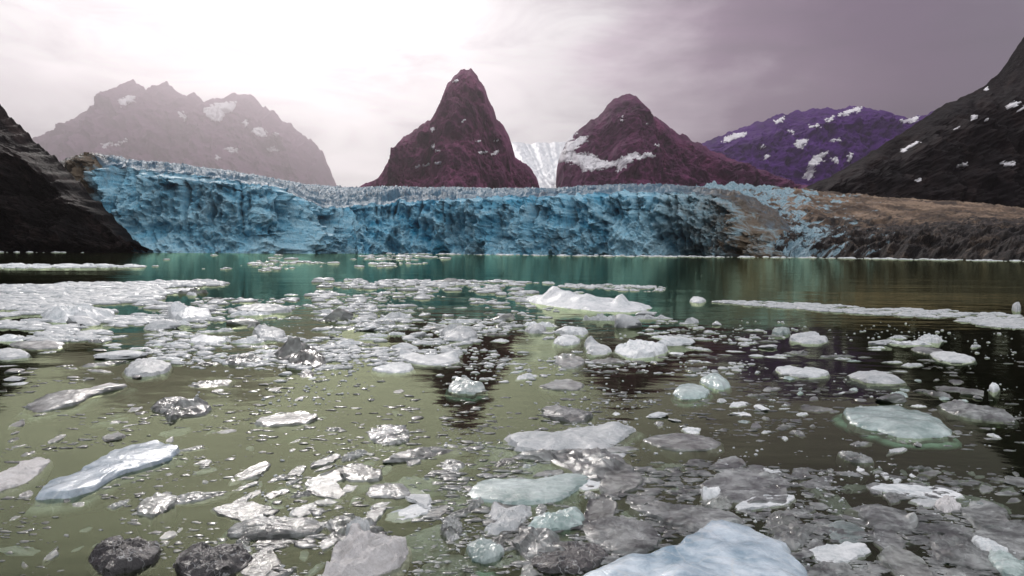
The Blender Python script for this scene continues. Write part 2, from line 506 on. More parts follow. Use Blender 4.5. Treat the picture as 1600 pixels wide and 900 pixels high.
# far pale massif
sil = [(-40, 300), (20, 270), (55, 244), (75, 224), (90, 211), (110, 198), (130, 182), (150, 169), (165, 159), (185, 150), (197, 141), (203, 128), (208, 124), (215, 128), (222, 137),
       (232, 144), (245, 139), (255, 131), (262, 129), (270, 139), (280, 147), (292, 153), (300, 147), (310, 153), (330, 156), (350, 152), (372, 147),
       (392, 150), (405, 158), (420, 172), (440, 188), (460, 203), (480, 215), (500, 232), (508, 248), (513, 262), (521, 276), (530, 292), (545, 303)]
o, G = tent('mountain', sil, 18000, 0.9, M['far_rock'], 'pale hazy massif with a jagged crest behind the tall end of the glacier', 3.1, 460, 220, 330, 800, 130)
snow(o, G, [[(316, 172), (330, 166), (348, 160), (370, 160), (366, 172), (352, 176), (344, 190), (332, 190)], [(280, 176), (286, 176), (292, 188), (288, 190)],
            [(158, 228), (172, 222), (176, 223), (164, 230)], [(174, 228), (190, 221), (203, 217), (202, 220), (184, 228)], [(378, 188), (384, 190), (386, 196), (381, 196)],
            [(395, 202), (408, 200), (418, 212), (412, 215), (398, 210)], [(417, 230), (433, 232), (434, 236), (420, 236)], [(354, 232), (370, 233), (372, 238), (358, 238)],
            [(185, 158), (200, 150), (212, 153), (200, 163), (190, 166)], [(336, 244), (343, 244), (342, 248), (337, 248)], [(425, 208), (432, 209), (431, 213), (426, 212)]], 20, 5.0, 2)

# purple range on the right, in the distance
sil = [(1040, 262), (1075, 238), (1090, 227), (1110, 218), (1140, 206), (1170, 195), (1200, 185), (1230, 178), (1260, 172), (1290, 169), (1320, 170), (1345, 167),
       (1370, 170), (1385, 178), (1397, 187), (1420, 188), (1440, 181), (1470, 172), (1520, 165), (1580, 175), (1660, 200)]
o, G = tent('mountain', sil, 5200, 0.85, M['purple_rock'], 'deep purple mountain dotted with snow, between the brown peak and the dark hillside', 8.2, 420, 240, 98, 230, 22)
snow(o, G, [[(1252, 280), (1262, 262), (1268, 248), (1284, 240), (1292, 237), (1290, 246), (1280, 254), (1272, 266), (1268, 280)], [(1240, 227), (1248, 219), (1260, 219), (1258, 228), (1246, 232)],
            [(1262, 198), (1278, 193), (1278, 199), (1266, 201)], [(1298, 222), (1310, 216), (1311, 220), (1302, 224)], [(1288, 190), (1302, 182), (1302, 188), (1292, 191)],
            [(1128, 222), (1148, 208), (1166, 206), (1160, 214), (1136, 222)], [(1310, 182), (1326, 172), (1345, 168), (1342, 174), (1322, 180)], [(1322, 254), (1326, 240), (1332, 240), (1330, 248)],
            [(1300, 250), (1308, 244), (1310, 254), (1302, 256)], [(1192, 244), (1202, 243), (1203, 247), (1193, 248)], [(1186, 228), (1193, 225), (1194, 230), (1188, 232)], [(1210, 188), (1226, 184), (1224, 190), (1212, 192)],
            [(1400, 190), (1425, 186), (1440, 182), (1432, 190), (1410, 194)], [(1232, 206), (1240, 203), (1240, 208)]], 4.5, 4.5, 5)

# pyramid peak
sil = [(515, 312), (550, 299), (573, 287), (590, 275), (605, 256), (617, 242), (622, 226), (630, 214), (645, 207), (655, 195), (672, 187), (685, 166), (693, 150), (698, 135),
       (708, 122), (718, 112), (727, 107), (736, 107), (745, 116), (753, 130), (762, 150), (771, 172), (776, 190), (785, 195), (793, 208), (800, 225),
       (805, 244), (815, 252), (828, 262), (838, 278), (845, 298), (856, 320)]
o, G = tent('mountain', sil, 2600, 1.15, M['peak_rock'], 'steep pyramid shaped brown peak standing alone behind the middle of the glacier', 1.7, 420, 320, 58, 112, 11)
snow(o, G, [[(672, 203), (677, 199), (680, 201), (677, 205)], [(720, 190), (727, 186), (727, 189), (722, 192)], [(649, 262), (655, 257), (657, 259), (652, 263)], [(660, 258), (670, 255), (671, 258), (662, 260)],
            [(681, 255), (689, 252), (689, 255), (683, 257)], [(742, 222), (752, 219), (751, 222)], [(770, 221), (780, 217), (778, 221)], [(767, 240), (779, 234), (778, 239), (769, 243)],
            [(748, 238), (763, 236), (763, 238), (750, 240)], [(676, 228), (679, 225), (680, 231), (677, 233)], [(680, 236), (687, 233), (686, 237)], [(708, 128), (716, 124), (714, 128)]], 2, 2.0, 3)

# rounded brown peak with long right shoulder
sil = [(855, 320), (868, 298), (870, 262), (874, 246), (882, 226), (893, 211), (905, 201), (920, 190), (940, 178), (948, 166), (960, 154), (970, 148), (985, 147), (993, 150), (1001, 161),
       (1020, 180), (1040, 195), (1060, 208), (1085, 220), (1110, 232), (1140, 247), (1170, 260), (1200, 272), (1240, 286), (1280, 299), (1330, 312)]
o, G = tent('mountain', sil, 3200, 1.0, M['shoulder_rock'], 'blunt brown peak with a long sloping shoulder and a broad snow band low on it', 5.5, 420, 300, 58, 128, 11)
snow(o, G, [[(862, 236), (880, 236), (900, 239), (925, 242), (938, 250), (955, 253), (975, 246), (990, 238), (1000, 241), (1020, 240), (1025, 244), (1005, 246), (990, 250), (975, 262), (965, 268), (966, 258), (945, 263), (925, 266), (912, 268), (905, 258), (880, 251), (866, 249)],
            [(888, 222), (900, 220), (916, 212), (919, 216), (908, 226), (900, 232), (889, 240), (880, 242), (884, 232)], [(878, 228), (886, 216), (896, 206), (902, 207), (896, 216), (886, 224)],
            [(968, 186), (972, 182), (973, 189)], [(1010, 195), (1014, 193), (1014, 197)], [(1023, 228), (1026, 224), (1027, 232)], [(968, 246), (973, 243), (973, 247)], [(930, 170), (934, 168), (934, 172)]], 2.2, 5.0, 7)

# dark hillside filling the right edge
sil = [(1190, 318), (1230, 300), (1260, 291), (1290, 279), (1320, 263), (1350, 245), (1380, 226), (1410, 206), (1440, 186), (1460, 172), (1480, 161), (1500, 153), (1520, 144), (1540, 132), (1560, 115),
       (1572, 100), (1580, 86), (1590, 70), (1600, 57), (1640, 15), (1700, -40), (1800, -90), (1950, -120), (2150, -60), (2350, 100), (2500, 260)]
o, G = tent('mountain', sil, 1150, 1.05, M['slope_rock'], 'near black hillside with scattered snow patches above the brown moraine', 9.4, 460, 260, 26, 46, 2.6)
snow(o, G, [[(1406, 237), (1420, 228), (1436, 220), (1437, 223), (1424, 231), (1410, 238)], [(1536, 142), (1546, 133), (1545, 140)], [(1573, 166), (1584, 160), (1596, 159), (1588, 166), (1576, 169)],
            [(1517, 182), (1521, 178), (1524, 187), (1519, 188)], [(1536, 188), (1544, 185), (1543, 189)], [(1488, 203), (1496, 200), (1494, 204)], [(1491, 261), (1504, 255), (1517, 257), (1508, 261)],
            [(1562, 254), (1575, 252), (1588, 256), (1580, 260), (1570, 259)], [(1590, 171), (1600, 166), (1602, 170), (1592, 174)], [(1514, 162), (1518, 160), (1518, 164)], [(1556, 183), (1560, 181), (1561, 184)],
            [(1604, 282), (1616, 276), (1618, 284)], [(1430, 282), (1438, 278), (1437, 285)]], 0.9, 3.0, 4)

# black rock spur at the left edge
sil = [(-420, -40), (-300, -10), (-200, 40), (-120, 92), (-60, 122), (-25, 142), (0, 157), (8, 170), (14, 178), (30, 188), (48, 212), (62, 226), (75, 236), (88, 248), (104, 262), (122, 280), (140, 302), (160, 322), (178, 338), (196, 358), (212, 374), (226, 389), (236, 396)]
o, G = tent('rock_spur', sil, 425, 1.25, M['dark_rock'], 'black rock spur dropping into the water beside the tall end of the glacier', 6.6, 460, 240, 13, 20, 3.0)
o['category'] = 'rock slope'

# ------------------------------------------------------------------ icefall between the two peaks
def lerp_tab(tab, x):
    t = np.array(tab, float)
    return np.interp(x, t[:, 0], t[:, 1])

def build_icefall():
    nr, nc = 130, 90
    v = np.linspace(0, 1, nr)[:, None]
    u = np.linspace(0, 1, nc)[None, :]
    py = 312 + (222 - 312) * v ** 0.9
    D = 2750 + 2100 * v
    xl = 838 + (775 - 838) * v
    xr = 892 + (900 - 892) * v
    px = xl + (xr - xl) * u
    py = py + (10 * np.abs(u - 0.55) + 5 * fbm(XYZ(u * 6, 0.3, 0.2), 4)) * v
    P = at_depth(px, np.broadcast_to(py, px.shape), np.broadcast_to(D, px.shape))
    d = (ridged(XYZ(u * 5 + 0.6 * np.sin(v * 5), v * 11 + u, 0.3), 5, gain=.6) * 6 + fbm(XYZ(u * 3, v * 3, 2.2), 3) * 5) * np.clip(v * 4, 0, 1) * np.clip((1 - v) * 10 + .2, 0, 1)
    P[..., 2] += d
    last = P[-1:].copy()
    b1 = last + np.array((0, 1500, -360)); b2 = last + np.array((0, 3300, -1500))
    V = np.concatenate([P, b1, b2], 0)
    me = mesh_from('icefall', V.reshape(-1, 3), grid_faces(V.shape[0], nc))
    w = np.full(V.shape[:2], 0.7)
    attr(me, 'weathered', w)
    attr(me, 'dirty', np.zeros(V.shape[:2]))
    o = link('icefall', me, M['icefall'])
    tag(o, 'pale icefall spilling down the gap between the two brown peaks', 'glacier', kind='thing')
build_icefall()

# ------------------------------------------------------------------ the glacier front
EDGE = [(96, 266), (110, 258), (128, 250), (134, 244), (150, 241), (164, 245), (170, 258), (180, 264), (240, 265), (300, 273), (350, 280), (400, 287), (440, 295), (470, 308), (488, 316), (500, 323), (560, 322),
        (600, 315), (640, 312), (700, 312), (760, 307), (800, 303), (840, 302), (880, 299), (920, 297), (960, 295), (1000, 294), (1040, 294), (1080, 297), (1120, 302), (1160, 312), (1190, 330), (1225, 352), (1262, 386), (1275, 396)]
BACK = [(96, 262), (120, 254), (150, 250), (180, 256), (240, 258), (300, 265), (350, 272), (400, 279), (440, 285), (480, 291), (520, 295), (560, 297), (640, 298), (840, 296), (900, 294), (960, 292), (1040, 292), (1100, 294), (1150, 297), (1200, 302), (1275, 310)]
DFACE = [(96, 470), (180, 455), (300, 450), (400, 455), (460, 470), (490, 510), (520, 545), (640, 560), (760, 545), (840, 520), (920, 500), (1000, 485), (1100, 465), (1180, 445), (1275, 405)]
def build_glacier():
    nc = 1000
    px = np.linspace(96, 1275, nc)
    D = lerp_tab(DFACE, px)
    ye = lerp_tab(EDGE, px)
    yb = lerp_tab(BACK, px)
    jag = np.round(fbm(XYZ(px / 11, 9.7, 4.4), 3) * 3) * 1.3 + fbm(XYZ(px / 26, 0.7, 4.4), 5) * 3.2 + np.abs(fbm(XYZ(px / 9, 2.7, 1.4), 3)) * 1.5
    low = 5.5 * np.clip((px - 700) / 150, 0, 1) + 1.5
    ye = ye + low
    yb = yb + low * 0.6
    top = at_depth(px, ye + jag, D + 14)
    base = at_depth(px, np.full(nc, 400.0), D)
    nv = 150
    v = np.linspace(0, 1, nv)[:, None]
    z = -3.0 + v * (top[:, 2] + 3.0)[None, :]
    lean = 14 * v ** 1.6
    y = D[None, :] + lean
    x = (px - 800)[None, :] / F * y
    # blocky, fluted, collapsing face
    q = XYZ(x, y * 0.3, z)
    big = fbm(q / np.array((70, 70, 60)) + 3.1, 3)
    warp = fbm(q / 22.0 + 9.7, 3) * 9
    flute = ridged(XYZ((x + warp) / 17, 0.4, z / 48 + 2.2), 4)
    blk = fbm(XYZ((x + warp * .7) / 24, 5.5, (z + warp * .4) / 20), 3)
    blk = np.round(blk * 4.5) / 4.5
    diag = ridged(XYZ((x * 0.8 + z * 0.9) / 26 + 1.1, 7.1, (z - x * .35) / 60), 5, gain=0.6)
    fine = ridged(q / np.array((5.0, 5.0, 6.0)), 5, gain=0.6)
    med = ridged(q / np.array((13.0, 13.0, 11.0)) + 3.3, 4, gain=0.55)
    d = big * 11 + flute * 6.5 + blk * 4.0 + diag * 4.0 + (med * 2.2 + fine * 1.6) * (1 + 1.1 * np.clip((px - 1010) / 150, 0, 1))[None, :]
    # leaning ice towers between crevasses, broken across here and there
    rr = np.random.default_rng(40)
    T1, T2 = rr.uniform(-1, 1, 4096), rr.uniform(-1, 1, 65536)
    tot = 0
    gx = np.gradient((px - 800) / F * D)
    gy = np.gradient(lerp_tab(DFACE, px))
    arc = np.cumsum(np.sqrt(gx ** 2 + gy ** 2))[None, :] - 250.0
    for wdt, hgt, am, sd in ((15.0, 30.0, 6.5, 0.0), (6.5, 14.0, 3.0, 500.0)):
        uu = (arc + warp * 0.5 + z * 0.10 * np.sin(x / 40)) / wdt + 600
        ui = np.floor(uu).astype(int)
        uf = uu - ui
        wv = (z + warp * 0.5 + T1[ui % 4096] * hgt) / hgt + 50
        wi = np.floor(wv).astype(int)
        crack = np.exp(-(np.minimum(uf, 1 - uf) * wdt / 1.15) ** 2)
        tot = tot + am * (T1[(ui + int(sd)) % 4096] + 0.8 * T2[(ui * 131 + wi * 17 + int(sd)) % 65536]) - am * 1.1 * crack
    upper = np.clip((v - 0.12) * 2.2 + fbm(XYZ(x / 50, 2.0, 3.0), 2) * 0.7, 0.15, 1)
    d = d + tot * upper
    d *= np.clip((1 - v) * 14, 0.45, 1)
    apron = np.clip(fbm(XYZ(x / 60, 1.0, 6.1), 2) * 1.6 + 0.25, 0, 1) * np.clip(1 - v * 1.8, 0, 1) ** 1.3
    sl = np.gradient(lerp_tab(DFACE, px)) / np.gradient((px - 800) / F * D)
    sl = np.convolve(np.pad(sl, 30, mode='edge'), np.ones(61) / 61, 'valid')
    nx_ = (sl / np.sqrt(1 + sl * sl))[None, :]
    ny_ = (1 / np.sqrt(1 + sl * sl))[None, :]
    y2 = y - (d + apron * 16) * ny_
    z2 = z + fine * 0.7 * np.clip(v * 6, 0, 1) * np.clip((1 - v) * 8, 0.4, 1) + blk * 1.6 * np.clip(v * 3, 0, 1) * (1 - v)
    x2 = x + warp * 0.22 * np.sin(v * math.pi) + (d + apron * 16) * nx_
    face = np.stack([x2, y2, z2], -1)
    me = mesh_from('ice_cliff', face.reshape(-1, 3), grid_faces(nv, nc))
    left_d = np.clip((186 - px) / 22, 0, 1) * 1.35
    right_d = np.clip((px - 1010) / 190, 0, 1.0) ** 0.8
    dirty = np.maximum(left_d, right_d)[None, :] * np.ones((nv, 1))
    dirty = np.maximum(dirty, 0.35 * np.clip((v - 0.80) * 4, 0, 1) * np.clip(1.3 - np.abs(px - 230) / 150, 0, 1)[None, :])
    # broken, crushed (pale) ice where the face has slumped
    wth = np.clip(apron * 0.7 + np.clip(diag - 0.35, 0, 1) * 0.45 + np.clip(med - 0.6, 0, 1) * 0.5 + np.clip((px - 960) / 120, 0, 1)[None, :] * 0.40 * np.ones((nv, 1)), 0, 1)
    attr(me, 'weathered', wth)
    attr(me, 'dirty', dirty)
    root = bpy.data.objects.new('glacier', None)
    root.location = (0, 480, 0)
    COL.objects.link(root)
    tag(root, 'broad blue glacier front ending in a crevassed ice cliff at the water', 'glacier', kind='thing')
    bpy.context.view_layer.update()
    c = link('ice_cliff', me, M['ice_cliff'], root)
    c.matrix_parent_inverse = root.matrix_world.inverted()
    # crevassed surface running back from the edge
    nt = 120
    t = np.linspace(0, 1, nt)[:, None] ** 1.5
    Db = D + 420 + 260 * np.clip(1 - np.abs(px - 620) / 300, 0, 1)
    backp = at_depth(px, yb, Db)
    e = face[-1]
    ezs = np.convolve(np.pad(e[:, 2], 30, mode='edge'), np.ones(61) / 61, 'valid')
    yy = e[None, :, 1] + t * (Db - e[:, 1])[None, :]
    xx = (px - 800)[None, :] / F * yy
    k = np.clip(t / 0.02, 0, 1)
    xx = e[None, :, 0] * (1 - k) + xx * k
    zz = (ezs + 0)[None, :] + (backp[:, 2] - ezs)[None, :] * (t ** 0.9) + (e[:, 2] - ezs)[None, :] * np.exp(-t * 60)
    lum0 = fbm(XYZ(xx / 45, yy / 60, 8.2), 3)
    cre = ridged(XYZ(xx / 22 + lum0 * 1.2, yy / 34 + lum0 * 1.2, 0.2), 6, gain=0.66)
    lum = fbm(XYZ(xx / 60, yy / 40, 4.2), 4)
    zz = zz + (cre * 3.6 - 3.2 + lum * 3.0) * np.clip(t * 22, 0, 1) * (0.75 + 0.7 * np.clip(1 - np.abs(px - 620) / 160, 0, 1))[None, :]
    topg = np.stack([xx, yy, zz], -1)
    end = topg[-1:].copy()
    end2 = end + np.array((0, 3200, -140))
    topg = np.concatenate([topg, end2], 0)
    me2 = mesh_from('crevassed_top', topg.reshape(-1, 3), grid_faces(nt + 1, nc))
    attr(me2, 'weathered', np.full((nt + 1, nc), 0.10))
    dd = np.maximum(np.clip((178 - px) / 30, 0, 1), np.clip((px - 1030) / 130, 0, 1))
    attr(me2, 'dirty', np.broadcast_to(dd[None, :], (nt + 1, nc)))
    c2 = link('crevassed_top', me2, M['ice_top'], root)
    c2.matrix_parent_inverse = root.matrix_world.inverted()
build_glacier()

# ------------------------------------------------------------------ moraine at the right
def build_moraine():
    nc, nr = 620, 190
    px = np.linspace(1085, 2050, nc)
    Ds = lerp_tab([(1085, 500), (1150, 440), (1260, 392), (1400, 330), (1600, 262), (2050, 190)], px)
    Dc = Ds + lerp_tab([(1085, 90), (1200, 270), (1400, 330), (1600, 330), (2050, 300)], px)
    ytop = lerp_tab([(1085, 304), (1120, 302), (1150, 302), (1200, 304), (1300, 310), (1400, 319), (1500, 326), (1600, 336), (2050, 372)], px)
    ymid = lerp_tab([(1085, 345), (1150, 355), (1220, 366), (1300, 371), (1400, 366), (1500, 360), (1600, 362), (2050, 400)], px)
    yh = lerp_tab([(1085, 397), (1600, 402), (2050, 405)], px)
    v = np.linspace(0, 1, nr)[:, None]
    D = Ds[None, :] + (Dc - Ds)[None, :] * np.clip(v, 0, 1) ** 1.35
    zt = at_depth(px, ytop, Dc)[:, 2]
    vm = 0.36
    Dm = Ds + (Dc - Ds) * vm ** 1.35
    zm = at_depth(px, ymid, Dm)[:, 2]
    s1 = np.clip(v / vm, 0, 1)
    s2 = np.clip((v - vm) / (1 - vm), 0, 1)
    z = -2.5 + (zm + 2.5)[None, :] * s1 ** 0.85 + (zt - zm)[None, :] * (1 - (1 - s2) ** 1.5)
    x = (px - 800)[None, :] / F * D
    # rubble low down, smooth streaked slope higher up
    rub = ridged(XYZ(x / 16 + 2.2, D / 11, z / 9), 6, gain=0.6) + np.round(fbm(XYZ(x / 5, D / 7, z / 4), 3) * 4) / 5
    low = np.clip(1.25 - v / 0.42, 0.12, 1)
    ter = np.round(fbm(XYZ(x / 30, D / 18, z / 8 + 4.1), 3) * 5) / 5
    z = z + (rub * 2.4 + ter * 3.0) * low * np.clip(v * 20, 0, 1)
    ridge = ridged(XYZ((x + D * 0.75) / 38, (D - x * .4) / 170, 0.5), 4)
    z = z + (ridge * 1.6 + ridged(XYZ(x / 9, D / 14, 3.3), 5, gain=.6) * 1.2 + np.clip(1 - (px - 1085) / 320, 0, 1)[None, :] * ridged(XYZ(x / 12 + 5, D / 16, 7.7), 5, gain=.6) * 4.0) * np.clip(v * 3, 0, 1) * np.clip((1 - v) * 6, 0, 1)
    y = D - (rub * 1.5 + ter * 3) * low
    P = np.stack([x, y, z], -1)
    end = P[-1:] + np.array((0, 160, -40.0))
    P = np.concatenate([P, end], 0)
    me = mesh_from('moraine', P.reshape(-1, 3), grid_faces(nr + 1, nc))
    up = np.concatenate([np.broadcast_to(v, (nr, nc)), np.ones((1, nc))], 0)
    attr(me, 'upslope', up)
    attr(me, 'icy', np.broadcast_to(np.clip(1 - (px - 1085) / 400, 0, 1)[None, :] * 0.95, (nr + 1, nc)))
    o = link('moraine', me, moraine_mat())
    tag(o, 'brown debris covered moraine sloping down to dark rubble at the water', 'moraine', kind='structure')
build_moraine()

# ------------------------------------------------------------------ air
m, N = new_mat('haze')
HAZE = 0.52e-4
pv = N.n('ShaderNodeVolumePrincipled', {'Color': (0.95, 0.89, 0.94, 1), 'Density': HAZE, 'Anisotropy': 0.78})
finish(N, None, m, pv.outputs[0])
hz = link('haze', box_mesh('haze', -16200, 16200, -3000, 24000, -1.9, 5200.0), m)
tag(hz, 'pale haze in the air over the fjord', 'haze', kind='stuff')

# ------------------------------------------------------------------ floating ice
def crisp(me, deg=32):
    me.set_sharp_from_angle(angle=math.radians(deg))
    return me

def resample(poly, n=100, smooth=1, cut=0.16):
    """closed outline -> n points, evenly spaced, corners a little worn"""
    P = np.asarray(poly, float)
    for _ in range(smooth):
        Q = np.roll(P, -1, 0)
        P = np.stack([P * (1 - cut) + Q * cut, P * cut + Q * (1 - cut)], 1).reshape(-1, 2)
    Q = np.concatenate([P, P[:1]])
    s = np.concatenate([[0], np.cumsum(np.linalg.norm(np.diff(Q, axis=0), axis=1))])
    t = np.linspace(0, s[-1], n, endpoint=False)
    return np.stack([np.interp(t, s, Q[:, 0]), np.interp(t, s, Q[:, 1])], -1)

def floe_verts(out, h, dome, depth, seed, rough=0.25, rim=0.0, spread=1.08, bumps=(), rings=9, facet=0.0):
    """out: (n,2) outline round the origin in metres -> one closed body with an upper face, a worn edge and a keel under water"""
    if np.sum(out[:, 0] * np.roll(out[:, 1], -1) - out[:, 1] * np.roll(out[:, 0], -1)) < 0:
        out = out[::-1]
    n = len(out)
    size = math.sqrt(max(1e-6, np.abs(0.5 * np.sum(out[:, 0] * np.roll(out[:, 1], -1) - out[:, 1] * np.roll(out[:, 0], -1)))))
    rows = []
    keel = [(0.30, -depth), (0.62, -depth * 0.93), (0.90, -depth * 0.62), (spread, -depth * 0.28), (spread * 0.985, -0.015 - depth * 0.05)]
    for s, z in keel:
        P = out * s
        q = XYZ(P[:, 0] / size * 2.2 + seed, P[:, 1] / size * 2.2, z * 3 + 5.0)
        rows.append(np.concatenate([P * (1 + 0.07 * fbm(q, 3))[:, None], (z + fbm(q + 7, 3) * depth * 0.12)[:, None]], 1))
    rows.append(np.concatenate([out * 1.0, np.full((n, 1), 0.002)], 1))
    ew = np.clip(0.75 + 0.9 * fbm(XYZ(out[:, 0] / size * 2.6 + seed, out[:, 1] / size * 2.6, 7.7), 3), 0.15, 1.3)   # worn low here, standing proud there
    rows.append(np.concatenate([out * 0.985, (h * 0.40 * ew)[:, None]], 1))
    tops = [0.955, 0.90, 0.82] + list(np.linspace(0.72, 0.12, rings))
    for s in tops:
        P = out * s
        z = h * (ew + (1 - ew) * np.clip((1 - s) / 0.4, 0, 1)) * min(1, 0.72 + (1 - s) * 2) + dome * (1 - s ** 2.2)
        q = XYZ(P[:, 0] / size * 3.0 + seed, P[:, 1] / size * 3.0, 1.3)
        zz = z + fbm(q, 5, gain=0.58) * (h * rough + dome * rough)
        if facet:
            zz = zz + (np.round(fbm(q * 0.8 + 4, 2) * 3) / 3) * facet
        if rim and s > 0.8:
            zz = zz + rim * (1 if s > 0.88 else 0.4) * (0.5 + np.clip(fbm(q * 1.4 + 9, 3), -0.5, 1))
        for (bx, by, br, bh) in bumps:
            dd = ((P[:, 0] - bx) ** 2 + ((P[:, 1] - by) * 0.8) ** 2) / br ** 2
            zz = zz + bh * np.exp(-dd * 1.3) * (1 + 0.35 * fbm(q * 2 + 3, 4))
        zz = np.maximum(zz, h * 0.40 * ew if s > .9 else 0.004)
        rows.append(np.concatenate([P, zz[:, None]], 1))
    V = np.concatenate(rows)
    nr = len(rows)
    r, c = np.meshgrid(np.arange(nr - 1), np.arange(n), indexing='ij')
    a = (r * n + c).ravel()
    b = (r * n + (c + 1) % n).ravel()
    faces = [tuple(f) for f in np.stack([a, b, b + n, a + n], 1).tolist()]
    faces.append(tuple(range(n - 1, -1, -1)))
    faces.append(tuple(range((nr - 1) * n, nr * n)))
    return V, faces

def chunk_verts(seed, sub=3, cuts=11, rough=0.10, stretch=(1, 1, 1)):
    """a broken lump: a ball cut by random planes, then worn"""
    import bmesh
    bm = bmesh.new()
    bmesh.ops.create_icosphere(bm, subdivisions=sub, radius=1.0)
    V = np.array([v.co[:] for v in bm.verts])
    faces = [tuple(v.index for v in f.verts) for f in bm.faces]
    bm.free()
    r = np.random.default_rng(seed)
    nn = r.normal(size=(cuts, 3))
    nn /= np.linalg.norm(nn, axis=1)[:, None]
    c = r.uniform(0.45, 0.85, cuts)
    k = np.ones(len(V))
    for i in range(cuts):
        dd = V @ nn[i]
        k = np.where(dd > 0.05, np.minimum(k, c[i] / np.maximum(dd, 0.05)), k)
    V = V * k[:, None]
    V = V * (1 + rough * fbm(V * 2.3 + seed, 4))[:, None] * np.array(stretch)
    return V, faces

HEROES = []       # (pixel x, y, reference phrase)
UP = []           # taken spots, (px, py, rx, ry)

def hero_outline(poly):
    W3 = at_water(np.array([p[0] for p in poly], float), np.array([p[1] for p in poly], float))
    out = resample(W3[:, :2])
    c = (out.max(0) + out.min(0)) / 2
    return out - c, c

def hero(name, poly, m, h, dome, label, ref=None, cat='ice floe', depth=0.22, shelf=None, bumps=(), rough=0.3, rim=0.0, seed=None, facet=0.0, group=None, extra=()):
    out, c = hero_outline(poly)
    if c[1] < 16:
        h, dome, rim = h * 0.62, dome * 0.55, rim * 0.6
    pa = np.array(poly, float)
    cx, cy2 = (pa.min(0) + pa.max(0)) / 2
    rx, ry = (pa.max(0) - pa.min(0)) / 2
    sd = seed if seed is not None else cx * 0.013 + cy2 * 0.07
    bw = []
    for (bx, by, br, bh) in bumps:          # px, py on the water, radius m, height m
        p = at_water(bx, by)
        bw.append((p[0] - c[0], p[1] - c[1], br, bh))
    jag = fbm(XYZ(out[:, 0] * 4 / max(0.3, np.ptp(out[:, 0])) + sd, out[:, 1] * 4 / max(0.3, np.ptp(out[:, 0])), sd), 5, gain=.6)
    out = out * (1 + 0.085 * jag)[:, None]
    V, Fc = floe_verts(out, h, dome, depth, sd, rough, rim, 1.03 if shelf else 1.08, bw, 11, facet)
    o = link(name, crisp(mesh_from(name, V, Fc)), M[m], None, (c[0], c[1], 0))
    tag(o, label, cat, group)
    if shelf:
        so = out * 1.0
        if np.sum(so[:, 0] * np.roll(so[:, 1], -1) - so[:, 1] * np.roll(so[:, 0], -1)) < 0:
            so = so[::-1]
        q = XYZ(so[:, 0] + sd, so[:, 1], 2.0)
        so = so * (1.16 + 0.16 * fbm(q * 2, 3))[:, None]
        sv = []
        n = len(so)
        for s, z in ((0.55, -0.16), (0.90, -0.13), (1.0, -0.085), (0.93, -0.05), (0.60, -0.045)):
            sv.append(np.concatenate([so * s, np.full((n, 1), z)], 1))
        sv = np.concatenate(sv)
        rr, cc = np.meshgrid(np.arange(4), np.arange(n), indexing='ij')
        a = (rr * n + cc).ravel(); b = (rr * n + (cc + 1) % n).ravel()
        fs = [tuple(f) for f in np.stack([a, b, b + n, a + n], 1).tolist()] + [tuple(range(n - 1, -1, -1)), tuple(range(4 * n, 5 * n))]
        link('underwater_shelf', mesh_from('underwater_shelf', sv, fs), M[shelf], o)
    for (pname, ppoly, pm, ph) in extra:      # raised pieces frozen to the floe
        po, pc = hero_outline(ppoly)
        v2, f2 = floe_verts(po, ph, ph * 0.6, 0.03, sd + 3, 0.5, 0, 1.0, (), 6, ph * 0.3)
        link(pname, mesh_from(pname, v2, f2), M[pm], o, (pc[0] - c[0], pc[1] - c[1], h * 0.6))
    HEROES.append((cx, cy2, ref or label))
    UP.append((cx, cy2, rx * 0.95, ry * 0.95))
    return o

def E(cx, cy, w, h, tilt=0.0, pts=11, seed=0, sharp=0.16):
    """an uneven oval outline in pixels"""
    r = np.random.default_rng(int(cx * 7 + cy * 13 + seed))
    a = np.linspace(0, 2 * math.pi, pts, endpoint=False) + r.uniform(-.18, .18, pts)
    k = 1 + r.uniform(-sharp, sharp, pts)
    x, y = np.cos(a) * w / 2 * k, np.sin(a) * h / 2 * k
    t = math.radians(tilt)
    return [(cx + u * math.cos(t) + v * math.sin(t) * 0.4, cy - u * math.sin(t) + v * math.cos(t)) for u, v in zip(x, y)]

# the big pieces one by one
hero('iceberg', [(818, 468), (845, 464), (880, 462), (920, 464), (960, 470), (1005, 476), (1022, 482), (1000, 488), (940, 487), (880, 481), (835, 474)], 'white_ice', 0.07, 0.10,
     'low white iceberg with a humped back and a knob at one end, on teal water', 'the humped white iceberg', 'iceberg', 0.6, 'mint_shelf_ice',
     bumps=((862, 473, 0.42, 0.40), (888, 475, 0.5, 0.33), (920, 478, 0.6, 0.22), (970, 482, 0.26, 0.36), (840, 470, 0.4, 0.12)), rough=0.5)
hero('ice_floe', [(57, 785), (61, 770), (75, 756), (118, 742), (150, 722), (190, 702), (236, 692), (268, 696), (280, 706), (270, 717), (236, 729), (200, 739), (178, 747), (150, 766), (115, 776), (80, 784)],
     'blue_ice', 0.055, 0.03, 'long pale blue floe with a dark undercut edge, tapering towards the rock spur', 'the long pale blue floe', shelf='shelf_ice', rim=0.012, rough=0.3)
hero('ice_floe', [(195, 581), (206, 568), (225, 563), (246, 567), (270, 573), (262, 582), (240, 588), (215, 590), (199, 587)], 'white_ice', 0.09, 0.08,
     'plump white floe shaped like a mitten, alone on olive water', 'the mitten shaped white floe')
